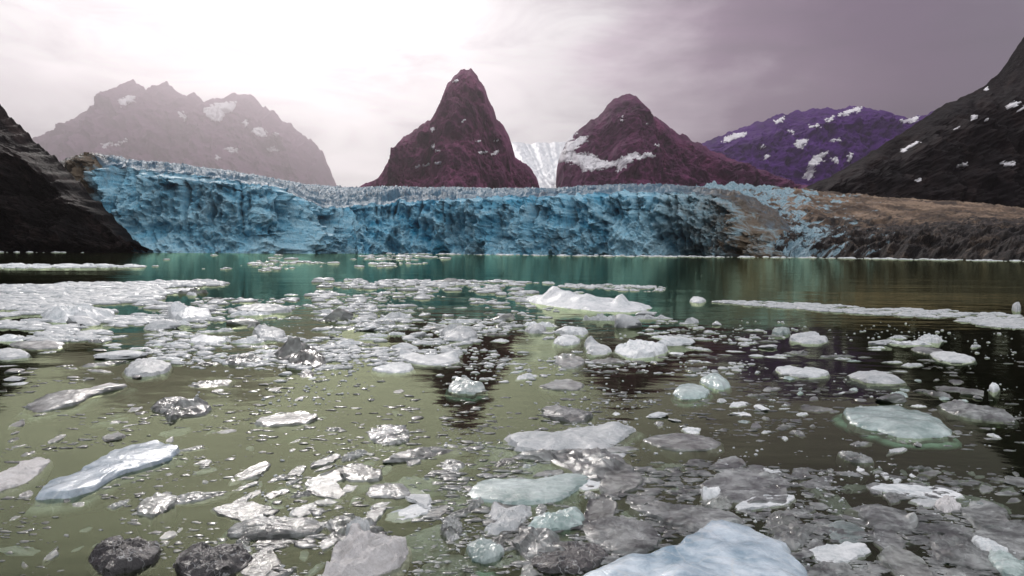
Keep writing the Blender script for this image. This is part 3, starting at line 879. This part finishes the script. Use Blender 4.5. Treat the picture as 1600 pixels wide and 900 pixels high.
hero('ice_chunk', [(428, 556), (440, 545), (458, 540), (478, 544), (496, 556), (511, 567), (505, 574), (482, 575), (455, 569), (436, 562)], 'clear_ice', 0.09, 0.10,
     'glassy upturned ice block with dark hollows and a pale sloping side', 'the glassy upturned block', 'ice block', bumps=((462, 556, 0.20, 0.16), (448, 558, 0.13, 0.10), (482, 563, 0.18, 0.09)), rough=0.8, facet=0.04)
hero('ice_floe', [(40, 640), (52, 627), (88, 616), (130, 611), (170, 603), (198, 601), (196, 606), (165, 613), (140, 620), (122, 632), (85, 641), (60, 646)], 'grey_ice', 0.06, 0.04,
     'jagged grey white floe with a long spit, near the rock spur side', 'the floe with a long spit', shelf='shelf_ice')
hero('ice_floe', [(230, 640), (250, 627), (285, 626), (322, 628), (330, 640), (318, 650), (285, 652), (262, 660), (258, 648)], 'grey_ice', 0.05, 0.06,
     'lumpy grey floe with glassy bits stuck on its back', 'the lumpy grey floe', bumps=((308, 636, 0.10, 0.06), (285, 640, 0.10, 0.05)), rough=0.7)
hero('ice_floe', [(621, 550), (632, 552), (648, 559), (668, 562), (690, 559), (706, 554), (717, 552), (718, 564), (704, 570), (670, 572), (640, 567), (624, 560)], 'white_ice', 0.06, 0.03,
     'saddle shaped white floe with both ends turned up', 'the saddle shaped floe', bumps=((628, 556, 0.14, 0.10), (710, 560, 0.15, 0.10)))
hero('ice_floe', [(581, 577), (605, 571), (638, 568), (646, 575), (640, 582), (610, 583), (590, 581)], 'white_ice', 0.05, 0.03,
     'smooth pale sliver just nearer than the saddle shaped floe', 'the smooth pale sliver')
hero('ice_chunk', E(717, 526, 54, 14), 'white_ice', 0.10, 0.10, 'twin humped white lump in front of the pyramid peak reflection', 'the twin humped white lump', 'ice lump',
     bumps=((704, 526, 0.22, 0.14), (730, 526, 0.26, 0.12)))
hero('ice_floe', E(728, 605, 56, 24), 'mint_ice', 0.03, 0.05, 'round bubbly mint green floe awash in the dark peak reflection', 'the round mint green floe', shelf='mint_shelf_ice', rough=0.8)
hero('ice_floe', E(1081, 614, 58, 22, sharp=0.05), 'mint_ice', 0.05, 0.09, 'smooth domed mint green floe, the nearer of two domes', 'the two mint green domes', shelf='mint_shelf_ice', rough=0.1)
hero('ice_floe', [(1092, 597), (1103, 590), (1118, 588), (1135, 595), (1143, 606), (1125, 609), (1105, 604)], 'mint_ice', 0.06, 0.10, 'peaked pale green floe, the farther of two domes', 'the peaked pale green floe', rough=0.2)
hero('ice_floe', [(1318, 644), (1332, 638), (1365, 637), (1405, 640), (1440, 646), (1470, 656), (1488, 678), (1478, 684), (1448, 687), (1405, 684), (1365, 674), (1335, 664), (1322, 654)], 'mint_ice', 0.07, 0.06,
     'big oval mint green floe with a cracked tip, standing clear on dark water', 'the big oval mint floe', shelf='mint_shelf_ice', rough=0.25, bumps=((1455, 672, 0.12, 0.03),))
hero('ice_floe', [(1468, 632), (1488, 628), (1520, 634), (1560, 642), (1588, 654), (1575, 661), (1530, 657), (1490, 648), (1472, 640)], 'grey_ice', 0.05, 0.04,
     'striped grey floe close behind the big oval mint floe', 'the striped grey floe', rough=0.6)
hero('ice_floe', [(1452, 552), (1480, 552), (1510, 558), (1527, 563), (1510, 567), (1480, 566), (1460, 560)], 'white_ice', 0.07, 0.05,
     'bright white diamond shaped floe under the dark hillside', 'the white diamond shaped floe')
hero('ice_floe', [(1422, 545), (1440, 543), (1468, 546), (1478, 551), (1450, 553), (1430, 550)], 'grey_ice', 0.04, 0.03, 'thin grey plate touching the white diamond shaped floe', 'the thin grey plate')
hero('ice_floe', E(1373, 592, 88, 17, -6), 'white_ice', 0.06, 0.06, 'smooth white leaf shaped floe beyond the big oval mint floe', 'the white leaf shaped floe', shelf='shelf_ice')
hero('ice_floe', [(1210, 577), (1228, 575), (1250, 580), (1262, 576), (1290, 580), (1298, 586), (1270, 591), (1240, 588), (1220, 584)], 'white_ice', 0.06, 0.05,
     'two lobed white floe on dark water beyond the mint domes', 'the two lobed white floe')
hero('ice_floe', [(845, 642), (858, 636), (885, 640), (910, 643), (928, 650), (918, 658), (898, 662), (872, 657), (850, 652)], 'grey_ice', 0.05, 0.03,
     'pale grey floe with a clear rim at the edge of olive water', 'the pale clear rimmed floe', rim=0.015)
hero('ice_floe', [(788, 690), (800, 680), (825, 684), (860, 678), (900, 672), (945, 664), (975, 662), (990, 672), (984, 684), (965, 694), (950, 712), (915, 706), (880, 704), (845, 708), (808, 704)], 'white_ice', 0.05, 0.04,
     'large ragged white floe with a blunt raised end amid grey ice', 'the large ragged white floe', shelf='shelf_ice', rough=0.6, bumps=((965, 674, 0.14, 0.05), (806, 692, 0.10, 0.04)))
hero('ice_floe', [(728, 771), (742, 757), (765, 751), (800, 752), (850, 750), (890, 741), (912, 741), (924, 748), (905, 764), (880, 782), (850, 788), (800, 790), (755, 784), (735, 778)], 'mint_ice', 0.035, 0.015,
     'flat pale floe shaped like an arrowhead with a thin bright rim', 'the arrowhead floe', rim=0.018, shelf='shelf_ice', rough=0.3)
hero('ice_chunk', [(820, 832), (830, 816), (850, 806), (880, 802), (905, 800), (912, 810), (905, 824), (875, 830), (850, 836), (832, 840)], 'mint_ice', 0.05, 0.06,
     'rounded pale mound of ice just nearer than the arrowhead floe', 'the rounded pale mound', 'ice lump', shelf='shelf_ice', rough=0.4)
hero('ice_floe', [(935, 765), (938, 750), (950, 740), (972, 737), (1000, 742), (1007, 752), (995, 766), (975, 772), (958, 783), (942, 778)], 'clear_ice', 0.03, 0.0,
     'clear round plate of ice with a raised glassy rim', 'the clear round plate', rim=0.022)
hero('ice_floe', [(985, 792), (1005, 784), (1050, 792), (1100, 792), (1140, 800), (1165, 815), (1120, 824), (1092, 834), (1050, 822), (1010, 806)], 'grey_ice', 0.035, 0.02,
     'grey green slab with a white front edge beside the great blue floe', 'the grey green slab', rim=0.012, shelf='shelf_ice')
hero('ice_floe', [(905, 822), (930, 812), (985, 808), (1020, 822), (1035, 845), (1025, 860), (985, 868), (950, 862), (920, 846)], 'grey_ice', 0.03, 0.015,
     'scored grey slab lying behind the great blue floe', 'the scored grey slab', shelf='shelf_ice')
hero('ice_floe', [(880, 935), (905, 905), (950, 882), (1010, 868), (1060, 860), (1085, 840), (1118, 818), (1150, 822), (1195, 838), (1225, 852), (1228, 868), (1262, 892), (1290, 935), (1200, 965), (1000, 975), (900, 960)], 'blue_ice', 0.07, 0.08,
     'great pale blue floe cut by the lower border of the view', 'the great blue floe', shelf='mint_shelf_ice', rough=0.35, bumps=((1128, 832, 0.10, 0.03), (1205, 858, 0.05, 0.03)), depth=0.3)
hero('ice_floe', [(728, 858), (742, 846), (770, 850), (790, 862), (780, 876), (755, 882), (735, 874)], 'mint_ice', 0.05, 0.02,
     'small white tablet of ice beside the crumbly white lump', 'the small white tablet', shelf='mint_shelf_ice', facet=0.01)
hero('ice_floe', [(352, 838), (362, 818), (400, 812), (450, 813), (495, 815), (508, 826), (490, 836), (450, 842), (400, 845)], 'grey_ice', 0.04, 0.03,
     'broad pale slab between the dark ice lumps and olive water', 'the broad pale slab', shelf='shelf_ice', rough=0.4)
hero('ice_chunk', [(502, 900), (512, 884), (520, 862), (540, 846), (565, 838), (600, 838), (625, 844), (634, 862), (626, 884), (600, 898), (560, 905), (525, 908)], 'granular_ice', 0.06, 0.06,
     'crumbly bright white lump of granular ice with a square knob', 'the crumbly white lump', 'ice lump', rough=0.6, bumps=((553, 846, 0.05, 0.07), (570, 858, 0.12, 0.05), (612, 870, 0.09, 0.04)), facet=0.02,
     extra=(('ice_knob', [(538, 842), (548, 830), (568, 825), (580, 834), (572, 844), (550, 848)], 'white_ice', 0.05),))
hero('ice_chunk', [(137, 876), (142, 862), (165, 848), (188, 842), (196, 852), (215, 846), (245, 852), (252, 868), (235, 884), (205, 894), (165, 902), (148, 888)], 'dark_ice', 0.05, 0.06,
     'black grainy ice lump split in two, beside olive water', 'the split black ice lump', 'ice lump', rough=0.45, facet=0.015, depth=0.12)
hero('ice_chunk', [(270, 884), (280, 866), (300, 855), (340, 858), (375, 855), (394, 868), (385, 888), (350, 902), (300, 905), (276, 896)], 'dark_ice', 0.045, 0.05,
     'dark grey grainy ice lump below the broad pale slab', 'the dark grey ice lump', 'ice lump', rough=0.45, facet=0.015, depth=0.12)
hero('ice_floe', [(1340, 808), (1342, 792), (1365, 790), (1400, 798), (1430, 806), (1442, 824), (1420, 834), (1385, 832), (1360, 822)], 'grey_ice', 0.03, 0.02,
     'grey green wedge floe with glassy beads at one end', 'the grey green wedge', bumps=((1428, 818, 0.05, 0.05),), shelf='shelf_ice')
hero('ice_floe', E(1320, 832, 66, 40, -10), 'shelf_ice', 0.008, 0.006, 'round sunken grey floe just awash beside the grey green wedge', 'the round sunken floe')
hero('ice_floe', [(1515, 848), (1520, 841), (1540, 846), (1560, 856), (1578, 866), (1562, 871), (1540, 865)], 'white_ice', 0.04, 0.03, 'small bright white leaf of ice under the dark hillside corner', 'the small bright leaf')
hero('ice_floe', [(1460, 795), (1464, 784), (1485, 781), (1504, 790), (1498, 798), (1478, 802)], 'granular_ice', 0.04, 0.03, 'pale knobbly floe with an amber stained end', 'the knobbly pale floe', rough=0.8)
hero('ice_floe', E(1578, 885, 70, 40, -25), 'mint_ice', 0.04, 0.03, 'mint floe cut by the corner of the view', 'the corner mint floe', shelf='mint_shelf_ice')
hero('ice_chunk', [(826, 880), (838, 858), (862, 848), (900, 846), (935, 852), (955, 870), (930, 890), (885, 898), (845, 896)], 'dark_ice', 0.03, 0.03,
     'dark glinting mass of brash ice between pale slabs and the great blue floe', 'the dark glinting brash', 'ice lump', rough=0.5, facet=0.012, shelf='mint_shelf_ice')
hero('ice_floe', E(1336, 716, 52, 15, -8), 'grey_ice', 0.03, 0.03, 'small oval grey floe below the big oval mint floe', 'the small oval grey floe', rough=0.6)
hero('ice_floe', [(396, 662), (405, 655), (430, 650), (455, 645), (480, 646), (500, 653), (480, 662), (445, 665), (410, 668)], 'clear_ice', 0.03, 0.0,
     'clear boat shaped plate with dark outline on olive water', 'the clear boat shaped plate', rim=0.03)
hero('ice_floe', [(527, 744), (535, 730), (560, 725), (590, 738), (598, 735), (596, 750), (570, 754), (545, 752)], 'clear_ice', 0.03, 0.0, 'clear scalloped plate with a curled rim on olive water', 'the clear scalloped plate', rim=0.025)
hero('ice_floe', E(245, 790, 66, 30, 18), 'clear_ice', 0.03, 0.01, 'glassy grey floe below the long pale blue floe', 'the glassy grey floe', rim=0.015)
hero('ice_floe', E(610, 768, 70, 26, 0), 'grey_ice', 0.02, 0.02, 'soft grey floe between the scalloped plate and arrowhead floe', 'the soft grey floe', shelf='shelf_ice')
hero('ice_floe', [(1000, 690), (1020, 680), (1060, 678), (1110, 684), (1130, 692), (1110, 704), (1060, 706), (1030, 700)], 'clear_ice', 0.025, 0.005, 'wide clear sheet with soft stripes beside the large ragged white floe', 'the wide clear sheet', rim=0.01)
hero('ice_floe', [(958, 546), (975, 540), (1000, 536), (1030, 540), (1048, 548), (1020, 558), (990, 561), (968, 555)], 'white_ice', 0.09, 0.08, 'stacked white floe in front of the blunt peak reflection', 'the stacked white floe', rough=0.8, facet=0.05)
hero('ice_floe', [(912, 538), (925, 534), (940, 544), (957, 548), (945, 555), (920, 554)], 'white_ice', 0.07, 0.07, 'white lump with a pointed tip beside the stacked white floe', 'the pointed white lump', bumps=((921, 542, 0.12, 0.15),))
hero('ice_floe', E(886, 534, 44, 14), 'white_ice', 0.08, 0.10, 'rounded white hump between the iceberg and olive water', 'the rounded white hump')
hero('ice_floe', E(895, 520, 50, 8), 'white_ice', 0.08, 0.05, 'narrow white floe between the iceberg and the rounded white hump', 'the narrow white floe')
hero('ice_floe', E(838, 517, 34, 8), 'white_ice', 0.07, 0.06, 'small flat white floe straight below the knobless end of the iceberg', 'the small flat white floe')
hero('ice_floe', E(888, 566, 52, 20), 'clear_ice', 0.03, 0.02, 'glassy shallow floe holding bright bits in olive water', 'the glassy shallow floe', rim=0.03, bumps=((880, 560, 0.08, 0.08), (897, 558, 0.06, 0.07)))
hero('ice_floe', E(880, 603, 68, 17), 'clear_ice', 0.02, 0.01, 'large half sunken clear floe beside the round mint green floe', 'the half sunken clear floe', rim=0.02)
hero('ice_floe', E(380, 565, 66, 14, 4), 'grey_ice', 0.06, 0.05, 'grey layered floe beside the glassy upturned block', 'the grey layered floe', rough=0.8)
hero('ice_floe', E(422, 524, 54, 16), 'white_ice', 0.10, 0.10, 'white hummock beyond the glassy upturned block', 'the white hummock', bumps=((405, 524, .3, .12),))
hero('ice_floe', E(328, 533, 58, 12), 'white_ice', 0.07, 0.07, 'flat white floe beyond the mitten shaped white floe', 'the flat white floe')
hero('ice_floe', E(296, 495, 70, 14), 'white_ice', 0.10, 0.12, 'pale hummocked floe at the edge of blue water', 'the pale hummocked floe', bumps=((275, 496, .4, .2),))
hero('ice_floe', E(411, 486, 88, 8), 'white_ice', 0.10, 0.10, 'long low white floe on blue reflected water', 'the long low white floe')
hero('ice_floe', E(118, 498, 130, 15), 'white_ice', 0.12, 0.16, 'broad white pack floe close to the rock spur', 'the broad pack floe', rough=0.6)
hero('ice_floe', E(12, 555, 80, 14), 'white_ice', 0.07, 0.05, 'white floe cut by the border of the view below the rock spur', 'the cut white floe')
hero('ice_floe', E(60, 540, 90, 12), 'grey_ice', 0.05, 0.05, 'grey white floe lying beyond the cut white floe', 'the grey white floe')
hero('ice_floe', E(1265, 531, 66, 13, -3), 'white_ice', 0.09, 0.07, 'bright white floe alone below the far ice strip', 'the bright lone floe', rough=.6)
hero('ice_floe', E(1220, 521, 26, 7), 'mint_ice', 0.08, 0.04, 'small pale green tablet beyond the bright lone floe', 'the pale green tablet')
hero('ice_floe', E(1090, 471, 26, 6), 'white_ice', 0.09, 0.05, 'white block at the near end of the far ice strip', 'the white end block')
hero('ice_chunk', E(1588, 483, 14, 9), 'white_ice', 0.10, 0.10, 'white lump standing beyond the far ice strip', 'the lump beyond the strip', 'ice lump')
hero('ice_chunk', E(1553, 608, 18, 9), 'white_ice', 0.06, 0.06, 'upright knobbly white lump beyond the striped grey floe', 'the upright knobbly lump', 'ice lump', bumps=((1553, 600, 0.08, 0.09),))
hero('ice_chunk', E(1110, 772, 34, 20), 'white_ice', 0.03, 0.03, 'small white horn of ice standing up from sunken grey ice', 'the small white horn', 'ice lump', bumps=((1088, 772, 0.03, 0.06), (1100, 776, 0.05, 0.05)))
hero('ice_chunk', E(707, 828, 34, 34), 'crystal_ice', 0.03, 0.04, 'sparkling heap of clear ice crystals beyond the small white tablet', 'the sparkling crystal heap', 'ice lump', rough=0.7, facet=0.02)
hero('ice_floe', E(25, 745, 110, 34, 22), 'granular_ice', 0.03, 0.03, 'cream coloured floe cut by the border beside the long pale blue floe', 'the cream coloured floe', rough=0.6)
hero('ice_chunk', E(610, 680, 70, 32), 'crystal_ice', 0.03, 0.02, 'cluster of glinting clear shards in the olive water', 'the glinting shard cluster', 'ice lump', rough=0.7, facet=0.02)

# smaller pieces: prototypes, then copies
PROTO_FLAT, PROTO_LUMP, PROTO_RIM = [], [], []
for k in range(18):
    r = np.random.default_rng(100 + k)
    n = r.integers(5, 9)
    a = np.sort(np.linspace(0, 2 * math.pi, n, endpoint=False) + r.uniform(-.25, .25, n))
    rad = r.uniform(0.62, 1.2, n)
    el = r.uniform(0.32, 0.68)
    out = resample(np.stack([np.cos(a) * rad, np.sin(a) * rad * el], -1), 60, 1, 0.12)
    out *= (1 + 0.14 * fbm(XYZ(out[:, 0] * 2.6 + k, out[:, 1] * 2.6, 0.3), 5, gain=.62))[:, None]
    out *= 0.5 / np.abs(out[:, 0]).max()
    V, Fc = floe_verts(out, 0.022, 0.016 if k % 2 else 0.038, 0.14, k * 3.1, 0.95, 0.0, 1.16, (), 8, 0.014)
    PROTO_FLAT.append(crisp(mesh_from('ice_floe', V, Fc)))
    V, Fc = floe_verts(out, 0.014, 0.0, 0.08, k * 5.3, 0.6, 0.020, 1.06, (), 6)
    PROTO_RIM.append(crisp(mesh_from('ice_plate', V, Fc)))
    V, Fc = chunk_verts(200 + k, 3, 11, 0.14, (0.5, 0.36, 0.15))
    PROTO_LUMP.append(crisp(mesh_from('ice_chunk', V, Fc)))
for me in PROTO_FLAT + PROTO_LUMP + PROTO_RIM:
    me.materials.append(M['white_ice'])

LOOK = {'white_ice': 'white', 'grey_ice': 'grey', 'clear_ice': 'clear', 'mint_ice': 'pale green', 'dark_ice': 'dark', 'granular_ice': 'crumbly white', 'shelf_ice': 'sunken grey'}
SMALL = []
prng = np.random.default_rng(77)

def free(px, py, rx, ry, tight):
    for (x, y, a, b) in UP:
        if ((px - x) / (a + rx * tight)) ** 2 + ((py - y) / (b + ry * tight)) ** 2 < 1:
            return False
    return True

def scatter(poly, count, wmin, wmax, mats, kinds, tight=0.9, azim=0.0, flat=1.0, power=1.8, clump=True):
    poly = np.array(poly, float)
    lo, hi = poly.min(0), poly.max(0)
    made = tries = 0
    while made < count and tries < count * 150:
        tries += 1
        p = prng.uniform(lo, hi)
        if not inside(poly, p[None])[0]:
            continue
        if clump and prng.random() > np.clip(0.5 + 2.4 * fbm(XYZ(p[0] / 150, p[1] / 55, 3.3)[None], 3)[0], 0.03, 1):
            continue
        w = wmin + (wmax - wmin) * prng.random() ** power
        dep = at_water(p[0], p[1])
        dist = dep[1]
        size = w / F * dist
        ry = w * 0.6 * CAM_H / dist * 0.5 * 1.2
        if not free(p[0], p[1], w * 0.5, max(ry, 1.5), tight):
            continue
        UP.append((p[0], p[1], w * 0.5, max(ry, 1.5)))
        mname = mats[int(prng.integers(len(mats)))]
        kind = kinds[int(prng.integers(len(kinds)))]
        SMALL.append((p[0], p[1], w, size, dep, mname, kind, azim))
        made += 1

NEAR = ['clear_ice', 'grey_ice', 'grey_ice', 'grey_ice', 'shelf_ice', 'shelf_ice', 'shelf_ice', 'white_ice']
MID = ['grey_ice', 'grey_ice', 'white_ice', 'mint_ice', 'clear_ice', 'white_ice']
OLIVE = ['clear_ice', 'clear_ice', 'grey_ice', 'shelf_ice']
FAR = ['white_ice', 'white_ice', 'white_ice', 'grey_ice']
scatter([(640, 690), (1000, 700), (1180, 730), (1600, 790), (1600, 905), (1260, 905), (1100, 810), (640, 905)], 80, 60, 200, NEAR, ['rim', 'flat', 'rim', 'flat'], 0.15)
scatter([(370, 740), (660, 690), (700, 905), (380, 905)], 50, 45, 140, ['clear_ice', 'grey_ice', 'grey_ice', 'shelf_ice'], ['rim', 'flat', 'rim'], 0.25)
scatter([(640, 690), (1600, 740), (1600, 905), (640, 905)], 46, 25, 70, NEAR, ['rim', 'flat', 'flat', 'rim'], 0.5)
scatter([(0, 600), (360, 600), (420, 720), (330, 850), (0, 905)], 42, 22, 85, OLIVE, ['rim', 'rim', 'flat', 'flat'], 0.7)
scatter([(330, 590), (640, 590), (680, 720), (360, 740)], 16, 14, 50, OLIVE, ['rim', 'rim', 'flat'], 0.8)
scatter([(760, 560), (1600, 540), (1600, 700), (1150, 720), (900, 680), (760, 640)], 78, 22, 72, MID, ['flat', 'flat', 'rim', 'flat', 'lump'], 0.9)
scatter([(260, 440), (1000, 440), (1240, 500), (1600, 545), (1600, 570), (720, 560), (560, 600), (240, 560)], 130, 20, 72, FAR, ['flat', 'flat', 'flat', 'flat', 'flat', 'lump'], 0.6)
scatter([(0, 510), (260, 500), (260, 590), (0, 620)], 22, 25, 80, FAR + ['grey_ice'], ['flat', 'flat', 'lump'], 0.8)

def place_small():
    refs = HEROES
    buckets = {}
    for rec in SMALL:
        px, py, w, size, dep, mname, kind, az = rec
        best = min(range(len(refs)), key=lambda i: ((refs[i][0] - px) / 1.0) ** 2 + ((refs[i][1] - py) * 2.2) ** 2)
        hx, hy, ref = refs[best]
        dx, dy = px - hx, (py - hy) * 2.2
        if abs(dy) > abs(dx) * 0.8:
            rel = 'behind' if dy < 0 else 'in front of'
        else:
            rel = 'on the rock spur side of' if dx < 0 else 'on the moraine side of'
        noun = {'flat': 'floe', 'rim': 'ice plate', 'lump': 'ice lump'}[kind]
        sz = 'large' if w > 75 else 'small' if w < 38 else 'middling'
        buckets.setdefault((sz, LOOK[mname], noun, rel, ref), []).append((dx * dx + dy * dy, rec))
    order = ['', 'second', 'third', 'fourth', 'fifth', 'sixth', 'seventh', 'eighth', 'ninth', 'tenth']
    for (sz, look, noun, rel, ref), lst in buckets.items():
        lst.sort(key=lambda q: q[0])
        for i, (_, rec) in enumerate(lst):
            px, py, w, size, dep, mname, kind, az = rec
            protos = {'flat': PROTO_FLAT, 'rim': PROTO_RIM, 'lump': PROTO_LUMP}[kind]
            me = protos[int(prng.integers(len(protos)))]
            o = bpy.data.objects.new({'lump': 'ice_chunk', 'flat': 'ice_floe', 'rim': 'ice_plate'}[kind], me)
            COL.objects.link(o)
            zs = size * prng.uniform(0.7, 1.25) * (0.8 if dep[1] < 14 else 1.3)
            if kind == 'rim':
                zs = size * prng.uniform(0.7, 1.2)
            o.location = (dep[0], dep[1], 0.0 if kind != 'lump' else 0.04 * zs)
            if mname == 'shelf_ice':
                o.location.z = -0.07 * zs - 0.008
            rz = (math.atan2(dep[1], dep[0]) if dep[1] < 11 else 0.0) * 0.75 + prng.normal(0, 0.5) + (math.pi if prng.random() < .5 else 0)
            o.rotation_euler = (prng.normal(0, 0.03), prng.normal(0, 0.03), rz)
            sx = size * prng.uniform(0.9, 1.1)
            o.scale = (sx, sx * prng.uniform(0.8, 1.2), zs)
            o.material_slots[0].link = 'OBJECT'
            o.material_slots[0].material = M[mname]
            rank = order[min(i, 9)] + ' ' if i else ''
            tag(o, f'{rank}{sz} {look} {noun} {rel} {ref}', 'ice lump' if kind == 'lump' else 'ice floe', 'small floating pieces of ice')
place_small()

# ------------------------------------------------------------------ brash ice too fine to count
def brash(name, label, centres, m, hk=0.22, seed=0):
    """centres: (n,4) x, y, width, aspect"""
    r = np.random.default_rng(seed)
    C = np.asarray(centres, float)
    n = len(C)
    k = 8
    ang = np.linspace(0, 2 * math.pi, k, endpoint=False)[None, :] + r.uniform(-.25, .25, (n, k))
    rad = r.uniform(0.42, 1.2, (n, k)) * 0.5
    rows = []
    for s, z in ((0.9, -0.25), (1.0, 0.0), (0.86, 0.75), (0.45, 1.0)):
        x = np.cos(ang) * rad * s * C[:, 2:3] + C[:, 0:1]
        y = np.sin(ang) * rad * s * C[:, 2:3] * C[:, 3:4] + C[:, 1:2]
        zz = (z + (r.uniform(-.45, .5, (n, k)) if z > .5 else 0)) * C[:, 2:3] * hk * np.ones((1, k))
        rows.append(np.stack([x, y, zz], -1))
    top = np.stack([C[:, 0], C[:, 1], C[:, 2] * hk * r.uniform(.8, 1.4, n)], -1)
    V = np.concatenate([np.stack(rows, 1).reshape(n, 4 * k, 3), top[:, None]], 1)
    base = np.arange(n)[:, None, None] * (4 * k + 1)
    q = []
    for row in range(3):
        for c in range(k):
            q.append((row * k + c, row * k + (c + 1) % k, (row + 1) * k + (c + 1) % k, (row + 1) * k + c))
    tri = [(3 * k + c, 3 * k + (c + 1) % k, 4 * k) for c in range(k)]
    Q = (np.array(q)[None] + base).reshape(-1, 4)
    T = (np.array(tri)[None] + base).reshape(-1, 3)
    faces = Q.tolist() + T.tolist()
    me = mesh_from(name, V.reshape(-1, 3), faces)
    o = link(name, me, M[m])
    tag(o, label, 'brash ice', kind='stuff')
    return o

def cloud(poly, n, wpx, seed, cluster=0.0, cscale=(120, 14), aspect=(0.5, 1.1), thresh=0.0):
    """spots spread over a stretch of water, clumped"""
    r = np.random.default_rng(seed)
    poly = np.array(poly, float)
    lo, hi = poly.min(0), poly.max(0)
    P = r.uniform(lo, hi, (n * 6, 2))
    P = P[inside(poly, P)]
    if cluster:
        f = fbm(XYZ(P[:, 0] / cscale[0] + seed, P[:, 1] / cscale[1], 0.5), 4)
        P = P[r.random(len(P)) < np.clip((f - thresh) * cluster, 0.0, 1)]
    P = P[:n]
    w3 = at_water(P[:, 0], P[:, 1])
    wp = wpx[0] + (wpx[1] - wpx[0]) * r.random(len(P)) ** 2.2
    return np.stack([w3[:, 0], w3[:, 1], wp / F * w3[:, 1], r.uniform(*aspect, len(P))], -1)

brash('brash_ice', 'dense white brash ice packed beside the rock spur',
      np.concatenate([cloud([(-20, 448), (130, 444), (330, 440), (360, 447), (250, 462), (130, 478), (60, 492), (-20, 497)], 2400, (6, 44), 1, 5, (160, 10), (.5, 1.2), -0.45),
                      cloud([(-20, 450), (240, 446), (250, 515), (120, 540), (-20, 530)], 700, (6, 50), 2, 4, (120, 12), (.5, 1.2), 0.0)]), 'white_ice', 0.09, 1)
brash('brash_ice', 'scattered white brash ice across the middle of the fjord',
      np.concatenate([cloud([(240, 436), (840, 440), (820, 505), (700, 560), (420, 600), (230, 560)], 2200, (4, 32), 3, 3.2, (150, 16), (.5, 1.2), -0.2),
                      cloud([(560, 470), (900, 480), (1180, 520), (1180, 600), (700, 600)], 500, (3, 22), 4, 3, (120, 18), (.5, 1.2), -0.1)]), 'white_ice', 0.10, 2)
brash('brash_ice', 'thin far line of white brash running beyond the iceberg',
      np.concatenate([cloud([(540, 437), (800, 439), (1040, 449), (1035, 457), (800, 446), (540, 443)], 420, (4, 22), 5, 4, (60, 6), (.5, 1.2), -0.3),
                      cloud([(250, 398), (700, 400), (720, 412), (420, 424), (240, 420)], 300, (3, 22), 12, 3, (90, 3), (.5, 1.5), 0.1)]), 'white_ice', 0.10, 3)
strip = cloud([(1100, 471), (1160, 471), (1300, 477), (1400, 482), (1500, 486), (1640, 497), (1640, 515), (1560, 512), (1450, 496), (1330, 490), (1200, 480)], 1500, (4, 26), 6, 6, (60, 6), (.5, 1.2), -0.4)
brash('brash_ice', 'long white strip of brash ice reaching to the moraine side', strip, 'white_ice', 0.09, 4)
foot = np.concatenate([cloud([(-10, 394.5), (500, 395.5), (900, 400.5), (1300, 404), (1640, 409.5), (1640, 407.2), (1300, 402), (900, 398.3), (500, 393.6), (-10, 392.6)], 1600, (3, 16), 7, 0),
                       cloud([(-10, 414), (120, 414), (225, 415), (225, 418), (120, 419), (-10, 420)], 260, (6, 26), 8, 0)])
brash('brash_ice', 'white line of brash along the foot of glacier, spur and moraine', foot, 'white_ice', 0.10, 5)
brash('brash_ice', 'fine grey chips of ice strewn over the dark near water',
      np.concatenate([cloud([(700, 560), (1600, 560), (1600, 905), (640, 905)], 2200, (3, 24), 9, 2.5, (170, 60), (.3, .9), -0.15),
                      cloud([(640, 690), (1640, 760), (1640, 905), (380, 905), (420, 760)], 2600, (4, 42), 13, 2.5, (150, 60), (.3, .9), -0.15)]), 'grey_ice', 0.05, 6)
brash('brash_ice', 'fine clear chips of ice strewn over the olive water',
      cloud([(0, 570), (640, 570), (680, 730), (360, 905), (0, 905)], 1100, (3, 24), 10, 2.5, (150, 60), (.3, .9), -0.1), 'clear_ice', 0.05, 7)
brash('brash_ice', 'tiny white crumbs of ice sprinkled between the nearest slabs',
      np.concatenate([cloud([(380, 720), (900, 660), (1640, 760), (1640, 905), (380, 905)], 700, (2, 8), 15, 3, (90, 40), (.5, 1), 0.0),
                      cloud([(300, 500), (1600, 500), (1600, 700), (300, 640)], 700, (2, 8), 16, 3, (130, 30), (.5, 1), 0.0)]), 'white_ice', 0.25, 8)
brash('brash_ice', 'glassy glinting splinters of ice among the nearest slabs',
      np.concatenate([cloud([(380, 700), (900, 640), (1640, 740), (1640, 905), (380, 905)], 420, (3, 16), 17, 3, (90, 40), (.3, .9), 0.05),
                      cloud([(0, 600), (700, 560), (700, 760), (0, 860)], 160, (3, 16), 18, 3, (110, 40), (.3, .9), 0.05)]), 'crystal_ice', 0.10, 9)
